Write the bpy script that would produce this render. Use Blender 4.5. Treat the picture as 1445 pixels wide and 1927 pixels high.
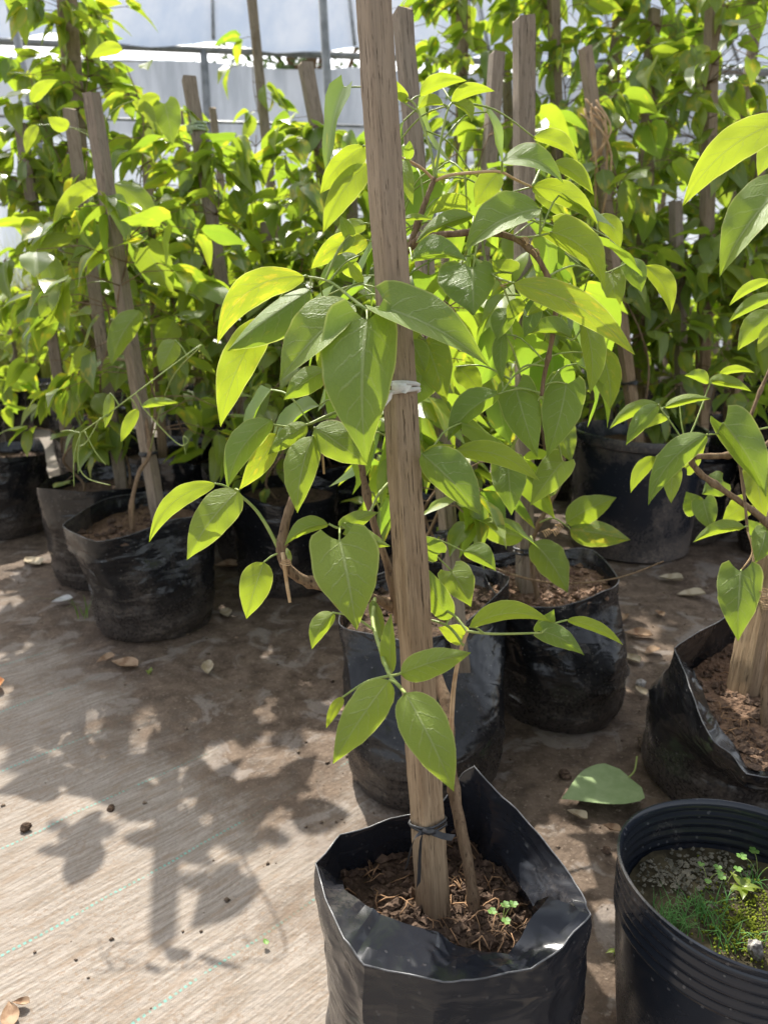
import bpy, bmesh, math, random
import numpy as np
from mathutils import Vector, Matrix, noise
R_ = math.radians
sc = bpy.context.scene
COL = sc.collection
for o in list(bpy.data.objects): bpy.data.objects.remove(o)

# ------------------------------------------------------------------ camera, sky, sun, exposure
W, H, F = 1445.0, 1927.0, 1447.0          # photograph size and focal length in its pixels
PITCH, CAMZ = R_(17), 0.90
cam_d = bpy.data.cameras.new('camera'); cam = bpy.data.objects.new('camera', cam_d); COL.objects.link(cam)
cam.location = (0, 0, CAMZ); cam.rotation_euler = (math.pi/2 - PITCH, 0, 0)
cam_d.sensor_fit = 'VERTICAL'; cam_d.sensor_height = 36; cam_d.lens = 36*F/H
cam_d.clip_start = 0.05; cam_d.clip_end = 500
cam_d.dof.use_dof = True; cam_d.dof.focus_distance = 0.84; cam_d.dof.aperture_fstop = 7.5
sc.camera = cam
SUN_EL, SUN_AZ = R_(48), R_(-18)           # azimuth from +Y, clockwise
w = bpy.data.worlds.new('World'); sc.world = w; w.use_nodes = True
nt = w.node_tree; bg = nt.nodes['Background']; sky = nt.nodes.new('ShaderNodeTexSky')
sky.sky_type = 'NISHITA'; sky.sun_disc = False; sky.sun_elevation = SUN_EL; sky.sun_rotation = SUN_AZ
sky.dust_density = 3.0; sky.air_density = 1.0
hs = nt.nodes.new('ShaderNodeHueSaturation'); hs.inputs['Saturation'].default_value = 0.36    # bright hazy sky, paler than clear blue
nt.links.new(sky.outputs[0], hs.inputs['Color']); nt.links.new(hs.outputs[0], bg.inputs[0]); bg.inputs[1].default_value = 0.15
sd = bpy.data.lights.new('sun', 'SUN'); sd.energy = 3.7; sd.angle = R_(0.53); sd.color = (1.0, 0.95, 0.86)
sun = bpy.data.objects.new('sun', sd); COL.objects.link(sun)
sdir = Vector((math.sin(SUN_AZ)*math.cos(SUN_EL), math.cos(SUN_AZ)*math.cos(SUN_EL), math.sin(SUN_EL)))
sun.rotation_euler = sdir.to_track_quat('Z', 'Y').to_euler(); sun.location = sdir*20
vs = sc.view_settings; vs.view_transform = 'Standard'; vs.look = 'None'; vs.gamma = 1; vs.exposure = 1.24
sc.render.engine = 'CYCLES'; sc.cycles.use_denoising = True
sc.cycles.max_bounces = 6; sc.cycles.transmission_bounces = 5; sc.cycles.diffuse_bounces = 3; sc.cycles.glossy_bounces = 2; sc.cycles.use_adaptive_sampling = True; sc.cycles.adaptive_threshold = .02; sc.cycles.use_light_tree = False
sc.cycles.caustics_reflective = False; sc.cycles.caustics_refractive = False; sc.cycles.sample_clamp_indirect = 6

# ------------------------------------------------------------------ geometry helpers
RT = Vector((1, 0, 0)); FW = Vector((0, math.cos(PITCH), -math.sin(PITCH))); UP = Vector((0, math.sin(PITCH), math.cos(PITCH)))
CAM = Vector((0, 0, CAMZ))
def ray(px, py): return FW + RT*((px-W/2)/F) + UP*((H/2-py)/F)
def P(px, py, d): return CAM + ray(px, py)*d
def G(px, py, z=0.0):
    r = ray(px, py); return CAM + r*((z-CAMZ)/r.z)
def PY(px, py, Y):
    r = ray(px, py); return CAM + r*(Y/r.y)
def sm(a, b, x):
    t = max(0, min(1, (x-a)/(b-a))); return t*t*(3-2*t)
def tag(o, label=None, cat=None, group=None, kind=None):
    if label: o['label'] = label
    if cat: o['category'] = cat
    if group: o['group'] = group
    if kind: o['kind'] = kind
    return o
def link(name, me, mat=None, parent=None, loc=None):
    o = bpy.data.objects.new(name, me); COL.objects.link(o)
    if mat is not None and me is not None and not me.materials: me.materials.append(mat)
    if parent is not None: o.parent = parent
    if loc is not None: o.location = loc
    return o
def empty(name, loc):
    o = bpy.data.objects.new(name, None); COL.objects.link(o); o.location = loc; o.empty_display_size = .05
    return o
def mesh(name, vs_, fs, smooth=True, sharp=None):
    me = bpy.data.meshes.new(name); me.from_pydata([tuple(v) for v in vs_], [], fs); me.validate(); me.update()
    if smooth: me.polygons.foreach_set('use_smooth', [True]*len(me.polygons))
    if sharp: me.set_sharp_from_angle(angle=R_(sharp))
    return me
class MB:
    def __init__(s): s.v = []; s.f = []
    def tube(s, pts, r, n=7, caps=True, bump=0.0, seed=0):
        pts = [Vector(p) for p in pts]; m = len(pts)
        rs = r if isinstance(r, (list, tuple)) else [r]*m
        b0 = len(s.v); prev = None; rnd = random.Random(seed)
        for i, p in enumerate(pts):
            t = (pts[min(i+1, m-1)]-pts[max(i-1, 0)]).normalized()
            a = (prev - t*prev.dot(t)) if prev is not None else t.orthogonal()
            if a.length < 1e-6: a = t.orthogonal()
            a.normalize(); prev = a; c = t.cross(a)
            for k in range(n):
                q = 2*math.pi*k/n; rr = rs[i]*(1+bump*(rnd.random()-.5)*2)
                s.v.append(p + (a*math.cos(q)+c*math.sin(q))*rr)
        for i in range(m-1):
            for k in range(n):
                k2 = (k+1) % n
                s.f.append((b0+i*n+k, b0+i*n+k2, b0+(i+1)*n+k2, b0+(i+1)*n+k))
        if caps:
            s.f.append(tuple(b0+k for k in range(n))[::-1]); s.f.append(tuple(b0+(m-1)*n+k for k in range(n)))
        return s
    def lump(s, c, r, rnd, flat=1.0):
        b = len(s.v)
        for d in ((1,0,0),(-1,0,0),(0,1,0),(0,-1,0),(0,0,1),(0,0,-1)):
            k = r*rnd.uniform(.6, 1.3)
            s.v.append(Vector(c)+Vector((d[0]*k+rnd.uniform(-.3,.3)*r, d[1]*k+rnd.uniform(-.3,.3)*r, d[2]*k*flat)))
        for f in ((0,2,4),(2,1,4),(1,3,4),(3,0,4),(2,0,5),(1,2,5),(3,1,5),(0,3,5)): s.f.append(tuple(b+i for i in f))
    def quadstrip(s, L, Rr):
        b = len(s.v); m = len(L)
        for a, c in zip(L, Rr): s.v += [Vector(a), Vector(c)]
        for i in range(m-1): s.f.append((b+2*i, b+2*i+1, b+2*i+3, b+2*i+2))
    def build(s, name, mat, parent=None, org=None, smooth=True, sharp=None):
        o_ = Vector(org) if org is not None else Vector((0,0,0))
        me = mesh(name, [v-o_ for v in s.v], s.f, smooth, sharp)
        o = link(name, me, mat, parent)
        if org is not None: o.location = o_ - (parent.location if parent is not None else Vector((0,0,0)))
        elif parent is not None: o.location = -parent.location
        return o
def spline(pts, n=6):
    pts = [Vector(p) for p in pts]; out = []
    for i in range(len(pts)-1):
        p0 = pts[max(i-1,0)]; p1 = pts[i]; p2 = pts[i+1]; p3 = pts[min(i+2, len(pts)-1)]
        for k in range(n):
            t = k/n
            out.append(.5*((2*p1)+(p2-p0)*t+(2*p0-5*p1+4*p2-p3)*t*t+(3*p1-p0-3*p2+p3)*t**3))
    out.append(pts[-1]); return out

# ------------------------------------------------------------------ materials
class N:
    def __init__(s, name):
        s.m = bpy.data.materials.new(name); s.m.use_nodes = True; s.t = s.m.node_tree; s.t.nodes.clear()
        s.out = s.t.nodes.new('ShaderNodeOutputMaterial')
    def n(s, typ, **kw):
        nd = s.t.nodes.new('ShaderNode'+typ)
        for k, v in kw.items():
            if k == 'i':
                for kk, vv in v.items():
                    if hasattr(vv, 'is_linked') or isinstance(vv, bpy.types.NodeSocket): s.t.links.new(vv, nd.inputs[kk])
                    else: nd.inputs[kk].default_value = vv
            else: setattr(nd, k, v)
        return nd
    def math(s, op, a, b=0.0, c=None, clamp=False):
        nd = s.n('Math', operation=op, use_clamp=clamp)
        for k, v in enumerate((a, b) if c is None else (a, b, c)):
            if isinstance(v, bpy.types.NodeSocket): s.t.links.new(v, nd.inputs[k])
            else: nd.inputs[k].default_value = v
        return nd.outputs[0]
    def step(s, x, a, b):
        nd = s.n('MapRange', interpolation_type='SMOOTHSTEP', i={0: x, 1: a, 2: b, 3: 0.0, 4: 1.0}); return nd.outputs[0]
    def mix(s, f, a, b, typ='MIX'):
        nd = s.n('Mix', data_type='RGBA', blend_type=typ)
        for k, v in ((0, f), (6, a), (7, b)):
            if isinstance(v, bpy.types.NodeSocket): s.t.links.new(v, nd.inputs[k])
            else: nd.inputs[k].default_value = v if k == 0 else (*v, 1)
        return nd.outputs[2]
    def noise(s, scale, vec=None, detail=4, rough=.55, dist=0):
        nd = s.n('TexNoise', i={'Scale': scale, 'Detail': detail, 'Roughness': rough, 'Distortion': dist})
        if vec is not None: s.t.links.new(vec, nd.inputs['Vector'])
        return nd.outputs[0]
    def coord(s, which='Object', scale=None, rot=None):
        c = s.n('TexCoord').outputs[which]
        if scale is None and rot is None: return c
        mp = s.n('Mapping', i={'Vector': c})
        if scale: mp.inputs['Scale'].default_value = scale
        if rot: mp.inputs['Rotation'].default_value = rot
        return mp.outputs[0]
    def bump(s, h, strength, dist=.01, normal=None):
        nd = s.n('Bump', i={'Strength': strength, 'Distance': dist, 'Height': h})
        if normal is not None: s.t.links.new(normal, nd.inputs['Normal'])
        return nd.outputs[0]
    def bsdf(s, col, rough=.6, spec=.4, normal=None, metal=0.0):
        nd = s.n('BsdfPrincipled')
        for k, v in (('Base Color', col), ('Roughness', rough), ('Specular IOR Level', spec), ('Metallic', metal)):
            if isinstance(v, bpy.types.NodeSocket): s.t.links.new(v, nd.inputs[k])
            else: nd.inputs[k].default_value = (*v, 1) if k == 'Base Color' else v
        if normal is not None: s.t.links.new(normal, nd.inputs['Normal'])
        return nd.outputs[0]
    def done(s, sh): s.t.links.new(sh, s.out.inputs[0]); return s.m
    def tosh(s, fac, a, b):
        nd = s.n('MixShader')
        if isinstance(fac, bpy.types.NodeSocket): s.t.links.new(fac, nd.inputs[0])
        else: nd.inputs[0].default_value = fac
        s.t.links.new(a, nd.inputs[1]); s.t.links.new(b, nd.inputs[2]); return nd.outputs[0]

def leaf_mat():
    m = N('leaf')
    uv = m.n('SeparateXYZ', i={0: m.n('UVMap').outputs[0]})
    u = m.math('MULTIPLY', m.math('ABSOLUTE', m.math('SUBTRACT', uv.outputs[0], .5)), 2.0); v = uv.outputs[1]
    oi = m.n('ObjectInfo'); oc = m.n('SeparateColor', i={0: oi.outputs['Color']})
    yel, blo, dark = oc.outputs[0], oc.outputs[1], oc.outputs[2]; rnd = oi.outputs['Random']
    # venation in the blade's own coordinates
    mid = m.math('SUBTRACT', 1.0, m.step(u, .022, .065))
    s_ = m.math('MULTIPLY', m.math('SUBTRACT', v, m.math('MULTIPLY', m.math('POWER', u, 1.25), .26)), 6.2)
    wob = m.noise(7.0, m.n('UVMap').outputs[0], 2)
    s_ = m.math('ADD', s_, m.math('MULTIPLY', wob, .5))
    fr = m.math('ABSOLUTE', m.math('SUBTRACT', m.math('FRACT', s_), .5))
    lat = m.math('MULTIPLY', m.math('SUBTRACT', 1.0, m.step(fr, .02, .085)), m.math('SUBTRACT', 1.0, m.step(u, .45, .92)))
    vein = m.math('MAXIMUM', mid, m.math('MULTIPLY', lat, .62))
    net = m.n('TexVoronoi', feature='DISTANCE_TO_EDGE', i={'Vector': m.n('UVMap').outputs[0], 'Scale': 24.0}).outputs[0]
    netm = m.math('SUBTRACT', 1.0, m.step(net, .0, .12))
    edge = m.step(u, .93, 1.0)
    uvr = m.n('VectorMath', operation='ADD', i={0: m.n('UVMap').outputs[0], 1: (0, 0, 0)}); 
    cr = m.n('CombineXYZ', i={0: m.math('MULTIPLY', rnd, 37.0), 1: m.math('MULTIPLY', rnd, 11.0)})
    m.t.links.new(cr.outputs[0], uvr.inputs[1]); ruv = uvr.outputs[0]
    n1 = m.noise(2.2, ruv, 4, .6); n2 = m.noise(6.0, ruv, 5, .65)
    y2 = m.math('ADD', yel, m.math('MULTIPLY', m.math('SUBTRACT', n1, .5), .55), clamp=True)
    g = m.mix(y2, (.180, .262, .058), (.290, .355, .052))  # yellower base colour also stands for light shining through the blade
    g = m.mix(m.math('MULTIPLY', dark, .5), g, (.125, .195, .085))
    bl = m.math('MULTIPLY', m.step(m.math('ADD', n2, m.math('MULTIPLY', blo, .20)), .63, .76), m.step(blo, .05, .5))
    g = m.mix(m.math('MULTIPLY', bl, .6), g, (.42, .40, .06))
    spot = m.step(m.math('ADD', m.noise(3.2, ruv, 1), m.math('MULTIPLY', blo, .04)), .775, .80)
    g = m.mix(m.math('MULTIPLY', spot, m.step(blo, .3, .6)), g, (.16, .06, .02))
    tipb = m.math('MULTIPLY', m.step(v, .90, 1.0), m.step(blo, .7, .9))
    g = m.mix(tipb, g, (.42, .17, .04))
    g = m.mix(m.math('MULTIPLY', n1, .28), g, (.075, .140, .040))
    g = m.mix(m.math('MULTIPLY', vein, .62), g, (.43, .49, .21))
    g = m.mix(m.math('MULTIPLY', netm, .16), g, (.04, .09, .015))
    g = m.mix(m.math('MULTIPLY', edge, .55), g, (.46, .50, .17))
    brn = m.math('MULTIPLY', m.step(m.math('ADD', u, m.math('MULTIPLY', m.noise(5.0, ruv, 3), .5)), 1.27, 1.33), .8)
    g = m.mix(brn, g, (.24, .13, .04))
    pin = m.step(m.n('TexVoronoi', i={'Vector': ruv, 'Scale': 13.0, 'Randomness': 1.0}).outputs[0], .085, .05)
    g = m.mix(m.math('MULTIPLY', pin, .55), g, (.30, .30, .10))
    dust = m.math('MULTIPLY', m.step(m.noise(60.0, ruv, 2), .68, .80), .35)
    g = m.mix(dust, g, (.36, .38, .26))
    hgt = m.math('ADD', m.math('MULTIPLY', vein, -.6), m.math('ADD', m.math('MULTIPLY', n2, .5), m.math('MULTIPLY', netm, -.12)))
    nb = m.bump(hgt, .7, .0024)
    rg = m.n('MapRange', i={0: n2, 1: .3, 2: .7, 3: .46, 4: .64}).outputs[0]
    front = m.bsdf(g, rg, .36, nb)
    # light coming through the blade: yellower, veins darker
    tcol = m.mix(y2, (.33, .47, .026), (.47, .56, .026))
    tcol = m.mix(m.math('MULTIPLY', dark, .4), tcol, (.10, .24, .02))
    tcol = m.mix(m.math('MULTIPLY', vein, .40), tcol, (.16, .22, .02))
    tcol = m.mix(m.math('MULTIPLY', bl, .7), tcol, (.80, .66, .04))
    tcol = m.mix(m.math('MULTIPLY', edge, .6), tcol, (.80, .80, .25))
    tr = m.n('BsdfTranslucent', i={'Color': tcol}).outputs[0]
    return m.done(m.tosh(.43, front, tr))
def far_leaf_mat():
    m = N('leaf_far')
    uv = m.n('SeparateXYZ', i={0: m.n('UVMap').outputs[0]}); u = m.math('MULTIPLY', m.math('ABSOLUTE', m.math('SUBTRACT', uv.outputs[0], .5)), 2.0)
    oi = m.n('ObjectInfo'); oc = m.n('SeparateColor', i={0: oi.outputs['Color']}); yel, blo, dark = oc.outputs[0], oc.outputs[1], oc.outputs[2]
    n1 = m.noise(2.4, m.n('VectorMath', operation='ADD', i={0: m.n('UVMap').outputs[0], 1: m.n('CombineXYZ', i={0: m.math('MULTIPLY', oi.outputs['Random'], 37.0)}).outputs[0]}).outputs[0], 2)
    y2 = m.math('ADD', yel, m.math('MULTIPLY', m.math('SUBTRACT', n1, .5), .6), clamp=True)
    vein = m.math('SUBTRACT', 1.0, m.step(u, .03, .09)); bl = m.math('MULTIPLY', m.step(m.math('ADD', n1, m.math('MULTIPLY', blo, .2)), .62, .75), .6)
    g = m.mix(y2, (.135, .200, .048), (.28, .335, .042)); g = m.mix(m.math('MULTIPLY', dark, .7), g, (.055, .115, .058)); g = m.mix(bl, g, (.46, .40, .05)); g = m.mix(m.math('MULTIPLY', vein, .5), g, (.38, .45, .2))
    t = m.mix(y2, (.27, .44, .032), (.47, .57, .032)); t = m.mix(m.math('MULTIPLY', dark, .5), t, (.10, .24, .02)); t = m.mix(m.math('MULTIPLY', vein, .3), t, (.16, .22, .02)); t = m.mix(bl, t, (.8, .64, .04))
    return m.done(m.tosh(.48, m.bsdf(g, .36, .55), m.n('BsdfTranslucent', i={'Color': t}).outputs[0]))
def wood_mat(name, c1, c2, c3, rough=.85):
    m = N(name)
    co = m.coord('Object', (75, 75, 5.0)); n1 = m.noise(1.6, co, 6, .72, .9)
    co2 = m.coord('Object', (330, 330, 16.0)); n2 = m.noise(1.3, co2, 4, .75, .5)
    blo = m.noise(5.0, m.coord('Object', (1, 1, .7)), 4)
    c = m.mix(m.step(n1, .32, .68), c1, c2); c = m.mix(m.math('MULTIPLY', m.step(n2, .52, .72), .75), c, c3)
    c = m.mix(m.math('MULTIPLY', m.step(blo, .45, .75), .45), c, (c2[0]*.75, c2[1]*.78, c2[2]*.85))
    kv = m.n('TexVoronoi', i={'Vector': m.coord('Object', (14, 14, 4.2)), 'Scale': 1.0}).outputs[0]
    c = m.mix(m.math('MULTIPLY', m.step(kv, .16, .06), .7), c, c3)
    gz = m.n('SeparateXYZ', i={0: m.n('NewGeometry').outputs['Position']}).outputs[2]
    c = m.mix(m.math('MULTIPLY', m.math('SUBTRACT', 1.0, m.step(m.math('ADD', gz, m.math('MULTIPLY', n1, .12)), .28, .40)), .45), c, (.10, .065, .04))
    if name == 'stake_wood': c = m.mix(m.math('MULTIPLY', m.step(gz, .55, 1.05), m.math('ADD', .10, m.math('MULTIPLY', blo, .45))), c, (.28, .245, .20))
    c = m.mix(m.math('MULTIPLY', m.step(n2, .58, .64), .75), c, c3)
    crack = m.step(n2, .60, .70)
    nb = m.bump(m.math('SUBTRACT', m.math('MULTIPLY', n1, .6), m.math('MULTIPLY', crack, .8)), .9, .004)
    return m.done(m.bsdf(c, rough, .2, nb))
def film_mat(name, dust=.35, tint=(.012, .013, .016), crease=.42):
    m = N(name); co = m.coord('Object')
    big = m.noise(7.0, co, 2, .5, 1.2); w2 = m.noise(1.0, m.coord('Object', (14, 14, 34), (.35, .2, .5)), 2, .5, .6)
    wc = m.n('VectorMath', operation='ADD', i={0: co, 1: m.n('VectorMath', operation='SCALE', i={0: m.n('TexNoise', i={'Vector': co, 'Scale': 9.0, 'Detail': 1.0}).outputs[1], 3: .06}).outputs[0]}).outputs[0]
    crv = m.n('TexVoronoi', i={'Vector': wc, 'Scale': 24.0}).outputs[0]
    d1 = m.noise(5.0, co, 5, .65, .4); d2 = m.noise(170.0, co, 2, .6)
    sp = m.step(m.n('TexVoronoi', i={'Vector': co, 'Scale': 70.0}).outputs[0], .15, .09)
    gs = m.n('SeparateXYZ', i={0: m.n('NewGeometry').outputs['Position']}); low = m.math('SUBTRACT', 1.0, m.step(gs.outputs[2], .0, .17))
    dm = m.math('ADD', m.step(d1, .48, .74), m.math('MULTIPLY', low, .6), clamp=True)
    dm = m.math('MULTIPLY', m.math('MULTIPLY', dm, m.math('ADD', .35, m.step(d2, .35, .70))), dust, clamp=True)
    scr = m.step(m.noise(1.0, m.coord('Object', (60, 60, 170), (.5, .3, .4)), 2, .5), .68, .74)
    dm = m.math('ADD', dm, m.math('MULTIPLY', scr, .07), clamp=True)
    c = m.mix(dm, tint, (.26, .205, .16)); c = m.mix(m.math('MULTIPLY', sp, .25 if dust > .2 else .10), c, (.26, .25, .24))
    rg = m.math('ADD', m.math('MULTIPLY', dm, .9), m.math('ADD', .10, m.math('MULTIPLY', d1, .22)), clamp=True)
    nb = m.bump(m.math('ADD', big, m.math('ADD', m.math('MULTIPLY', w2, .6), m.math('MULTIPLY', crv, .13))), crease, .022)
    return m.done(m.bsdf(c, rg, .42, nb))
def soil_mat(name, a, b, c3):
    m = N(name); co = m.coord('Object')
    n1 = m.noise(30, co, 8, .7); n2 = m.noise(120, co, 4, .6); oi = m.n('TexVoronoi', i={'Vector': co, 'Scale': 140.0})
    c = m.mix(m.step(n1, .3, .7), a, b); c = m.mix(m.math('MULTIPLY', m.step(n2, .58, .7), .5), c, c3)
    nb = m.bump(m.math('ADD', n1, m.math('MULTIPLY', oi.outputs[0], .6)), .9, .012)
    return m.done(m.bsdf(c, .92, .15, nb))
def simple(name, c1, c2, scale=20, rough=.7, spec=.3, bump=.3, trans=0.0, sc3=None):
    m = N(name); n1 = m.noise(scale, m.coord('Object', sc3) if sc3 else m.coord('Object'), 5, .6)
    c = m.mix(m.step(n1, .35, .65), c1, c2); nb = m.bump(n1, bump, .004)
    sh = m.bsdf(c, rough, spec, nb)
    if trans:
        t = m.n('BsdfTranslucent', i={'Color': c}).outputs[0]; sh = m.tosh(trans, sh, t)
    return m.done(sh)
def ground_mat():
    m = N('ground')
    co = m.coord('Object'); xyz = m.n('SeparateXYZ', i={0: co}); x, y = xyz.outputs[0], xyz.outputs[1]
    a = G(0, 1800); b = G(413, 1569); d = (b-a).normalized(); nx, ny = -d.y, d.x
    off = a.x*nx + a.y*ny; c3 = G(430, 1800); sp = abs(c3.x*nx+c3.y*ny-off)
    ac = m.math('SUBTRACT', m.math('ADD', m.math('MULTIPLY', x, nx), m.math('MULTIPLY', y, ny)), off)
    al = m.math('ADD', m.math('MULTIPLY', x, d.x), m.math('MULTIPLY', y, d.y))
    wobv = m.noise(3.0, co, 2)
    ac = m.math('ADD', ac, m.math('MULTIPLY', m.math('SUBTRACT', wobv, .5), .012))
    vec = m.n('CombineXYZ', i={0: ac, 1: al}).outputs[0]
    # woven tape: fine ribs across and along
    rib = m.math('SINE', m.math('MULTIPLY', ac, 2*math.pi/.0042)); rib2 = m.math('SINE', m.math('MULTIPLY', al, 2*math.pi/.0030))
    weave = m.math('MULTIPLY', rib, rib2)
    mp = m.n('Mapping', i={'Vector': vec}); mp.inputs['Scale'].default_value = (160, 9, 1)
    streak = m.noise(1.0, mp.outputs[0], 6, .7)
    mp2 = m.n('Mapping', i={'Vector': vec}); mp2.inputs['Scale'].default_value = (420, 40, 1)
    str2 = m.noise(1.0, mp2.outputs[0], 4, .7)
    mp3 = m.n('Mapping', i={'Vector': vec}); mp3.inputs['Scale'].default_value = (60, 12, 1)
    n1 = m.noise(4.5, co, 5, .62, .4); n2 = m.noise(22, co, 5, .7); n3 = m.noise(130, co, 3, .65)
    mat = m.mix(m.step(streak, .34, .66), (.175, .145, .115), (.285, .250, .215))
    mat = m.mix(m.math('MULTIPLY', m.step(str2, .56, .68), .55), mat, (.16, .125, .095))
    mat = m.mix(m.math('MULTIPLY', m.step(weave, .1, .9), .16), mat, (.42, .39, .36))
    mo = m.math('ABSOLUTE', m.math('SUBTRACT', m.math('FRACT', m.math('ADD', m.math('DIVIDE', ac, sp), .5)), .5))
    line = m.math('SUBTRACT', 1.0, m.step(m.math('MULTIPLY', mo, sp), .0016, .0030))
    dash = m.step(m.math('SINE', m.math('MULTIPLY', al, 2*math.pi/.0075)), -.5, .3)
    line = m.math('MULTIPLY', m.math('MULTIPLY', line, dash), m.step(n2, .36, .5))
    mat = m.mix(m.math('MULTIPLY', line, .70), mat, (.12, .36, .31))
    # dirt creeps over the cloth further back and to the right
    f = m.math('ADD', m.math('MULTIPLY', m.math('SUBTRACT', y, 1.00), 1.75), m.math('MULTIPLY', m.math('ADD', x, .16), 1.6))
    f = m.math('ADD', f, m.math('MULTIPLY', m.math('SUBTRACT', n1, .5), 2.2))
    f = m.math('ADD', f, m.math('MULTIPLY', m.math('SUBTRACT', n2, .5), 1.3))
    dm = m.step(f, -.25, .50)
    soil = m.mix(m.step(n2, .3, .7), (.062, .043, .030), (.150, .110, .080))
    soil = m.mix(m.math('MULTIPLY', m.step(n3, .57, .74), .6), soil, (.28, .225, .175))
    pale = m.math('MULTIPLY', m.step(m.noise(9.0, co, 5, .6, .8), .53, .62), .55)
    soil = m.mix(pale, soil, (.24, .21, .185))
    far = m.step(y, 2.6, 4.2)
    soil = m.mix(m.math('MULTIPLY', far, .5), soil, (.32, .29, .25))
    thin = m.math('MAXIMUM', m.math('MULTIPLY', m.step(n3, .50, .66), m.step(n1, .36, .58)), m.math('MULTIPLY', m.step(m.noise(1.0, mp3.outputs[0], 5, .7), .50, .64), .8))
    col = m.mix(m.math('MULTIPLY', thin, .72), mat, (.19, .138, .096)); col = m.mix(dm, col, soil)
    st3 = m.noise(1.0, mp.outputs[0], 2, .6); nb1 = m.noise(26, co, 3, .7); nb2 = m.noise(120, co, 1, .6)
    hh = m.math('ADD', m.math('MULTIPLY', st3, .3), m.math('ADD', m.math('MULTIPLY', nb1, .9), m.math('MULTIPLY', nb2, .5)))
    return m.done(m.bsdf(col, .88, .22, m.bump(hh, .45, .010)))
M = {}
M['leaf'] = leaf_mat(); M['leaf_far'] = far_leaf_mat()
M['leaf_under'] = simple('leaf_under', (.22, .30, .13), (.27, .35, .17), 30, .7, .25, .3, .2)
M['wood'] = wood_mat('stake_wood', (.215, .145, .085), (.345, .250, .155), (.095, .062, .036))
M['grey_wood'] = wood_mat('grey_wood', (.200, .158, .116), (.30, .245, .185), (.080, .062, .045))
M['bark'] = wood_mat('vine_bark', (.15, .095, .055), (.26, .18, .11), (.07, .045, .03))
M['green_stem'] = simple('green_stem', (.20, .27, .06), (.30, .35, .10), 60, .5, .35, .2)
M['tan'] = simple('dry_tan', (.40, .25, .13), (.52, .37, .22), 50, .8, .2)
M['film'] = film_mat('black_film', .30, (.010, .0105, .012)); M['film_clean'] = film_mat('black_film_clean', .14, (.013, .0145, .019)); M['pot'] = film_mat('black_pot', .50, (.016, .019, .026), .04)
M['edge'] = simple('film_edge_highlight', (.05, .052, .056), (.13, .13, .135), 60, .32, .6, .1)  # film colour lightened to imitate an edge catching the light
M['soil'] = soil_mat('soil', (.040, .026, .018), (.115, .075, .050), (.21, .145, .10))
M['soil_red'] = soil_mat('soil_red', (.09, .055, .036), (.20, .125, .08), (.32, .23, .165))
M['crumb'] = soil_mat('crumb', (.055, .036, .026), (.15, .10, .07), (.26, .185, .13))
M['gravel'] = soil_mat('gravel', (.16, .095, .062), (.30, .20, .14), (.42, .33, .26))
M['litter'] = soil_mat('litter', (.10, .07, .05), (.24, .18, .13), (.36, .30, .24))
M['root'] = simple('root', (.20, .115, .06), (.33, .20, .11), 40, .8, .2)
M['black_tie'] = simple('black_tie', (.014, .014, .015), (.03, .03, .032), 80, .45, .5)
M['white_tie'] = simple('white_tie', (.62, .61, .60), (.78, .77, .75), 90, .7, .3, .5, .2)
M['green_tie'] = simple('green_tie', (.30, .38, .25), (.42, .48, .34), 60, .6)
M['dry_leaf'] = simple('dry_leaf', (.22, .13, .075), (.40, .28, .18), 45, .75, .25, .5, .15)
M['pale_leaf'] = simple('pale_leaf', (.36, .29, .19), (.50, .43, .31), 45, .75, .25, .5, .15)
M['orange_leaf'] = simple('orange_leaf', (.42, .17, .06), (.55, .29, .11), 25, .65, .3, .4, .2)
M['grass'] = simple('grass', (.11, .22, .03), (.22, .34, .05), 8, .5, .3, 0, .35)
M['dry_grass'] = simple('far_grass', (.30, .36, .06), (.46, .46, .12), 2, .6, .3, 0, .45)
M['moss'] = simple('moss', (.035, .030, .018), (.085, .070, .040), 45, .95, .1, 1.0)
M['tuft'] = simple('tuft', (.07, .20, .04), (.13, .30, .08), 30, .6, .3, 0, .3)
M['sprout'] = simple('sprout', (.12, .26, .05), (.20, .34, .08), 30, .5, .4, .2, .3)
M['stone'] = simple('stone', (.22, .20, .18), (.42, .40, .37), 160, .9, .2, .8)
M['plastic_roof'] = simple('roof_film', (.60, .70, .84), (.84, .89, .96), 1.1, .22, .5, .5, .35, (1.5, .6, .6))
M['plastic_wall'] = simple('wall_film', (.40, .44, .50), (.58, .62, .69), 2.0, .42, .4, .35, .4, (3, 3, .5))
M['steel'] = simple('steel', (.16, .17, .17), (.26, .27, .27), 12, .5, .5, .1)
M['clay'] = simple('clay_pot', (.13, .10, .085), (.19, .15, .125), 12, .75, .3)
M['crown'] = simple('crown', (.045, .085, .018), (.10, .16, .035), 3, .55, .3, 0, .35)

# ------------------------------------------------------------------ ground
def axis(lo, hi, a, b, fine, grow=1.25):
    c = list(np.arange(a, b+1e-6, fine)); s = fine; v = b
    while v < hi: s *= grow; v += s; c.append(min(v, hi))
    s = fine; v = a; pre = []
    while v > lo: s *= grow; v -= s; pre.append(max(v, lo))
    return pre[::-1]+c
xs = axis(-150, 150, -1.1, 1.2, .02); ys = axis(-6, 320, .55, 2.7, .02)
def gh(x, y):
    k = 1-sm(2.5, 6, math.hypot(x, y))
    n = noise.noise((x*3, y*3, 0))*.008 + noise.noise((x*11, y*11, 3))*.004 + noise.noise((x*33, y*33, 7))*.0025*sm(-.4, .5, x+y-1.1)
    return n*k - .002
gv = [(x, y, gh(x, y)) for y in ys for x in xs]; nx_ = len(xs)
gf = [(j*nx_+i, j*nx_+i+1, (j+1)*nx_+i+1, (j+1)*nx_+i) for j in range(len(ys)-1) for i in range(nx_-1)]
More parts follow.
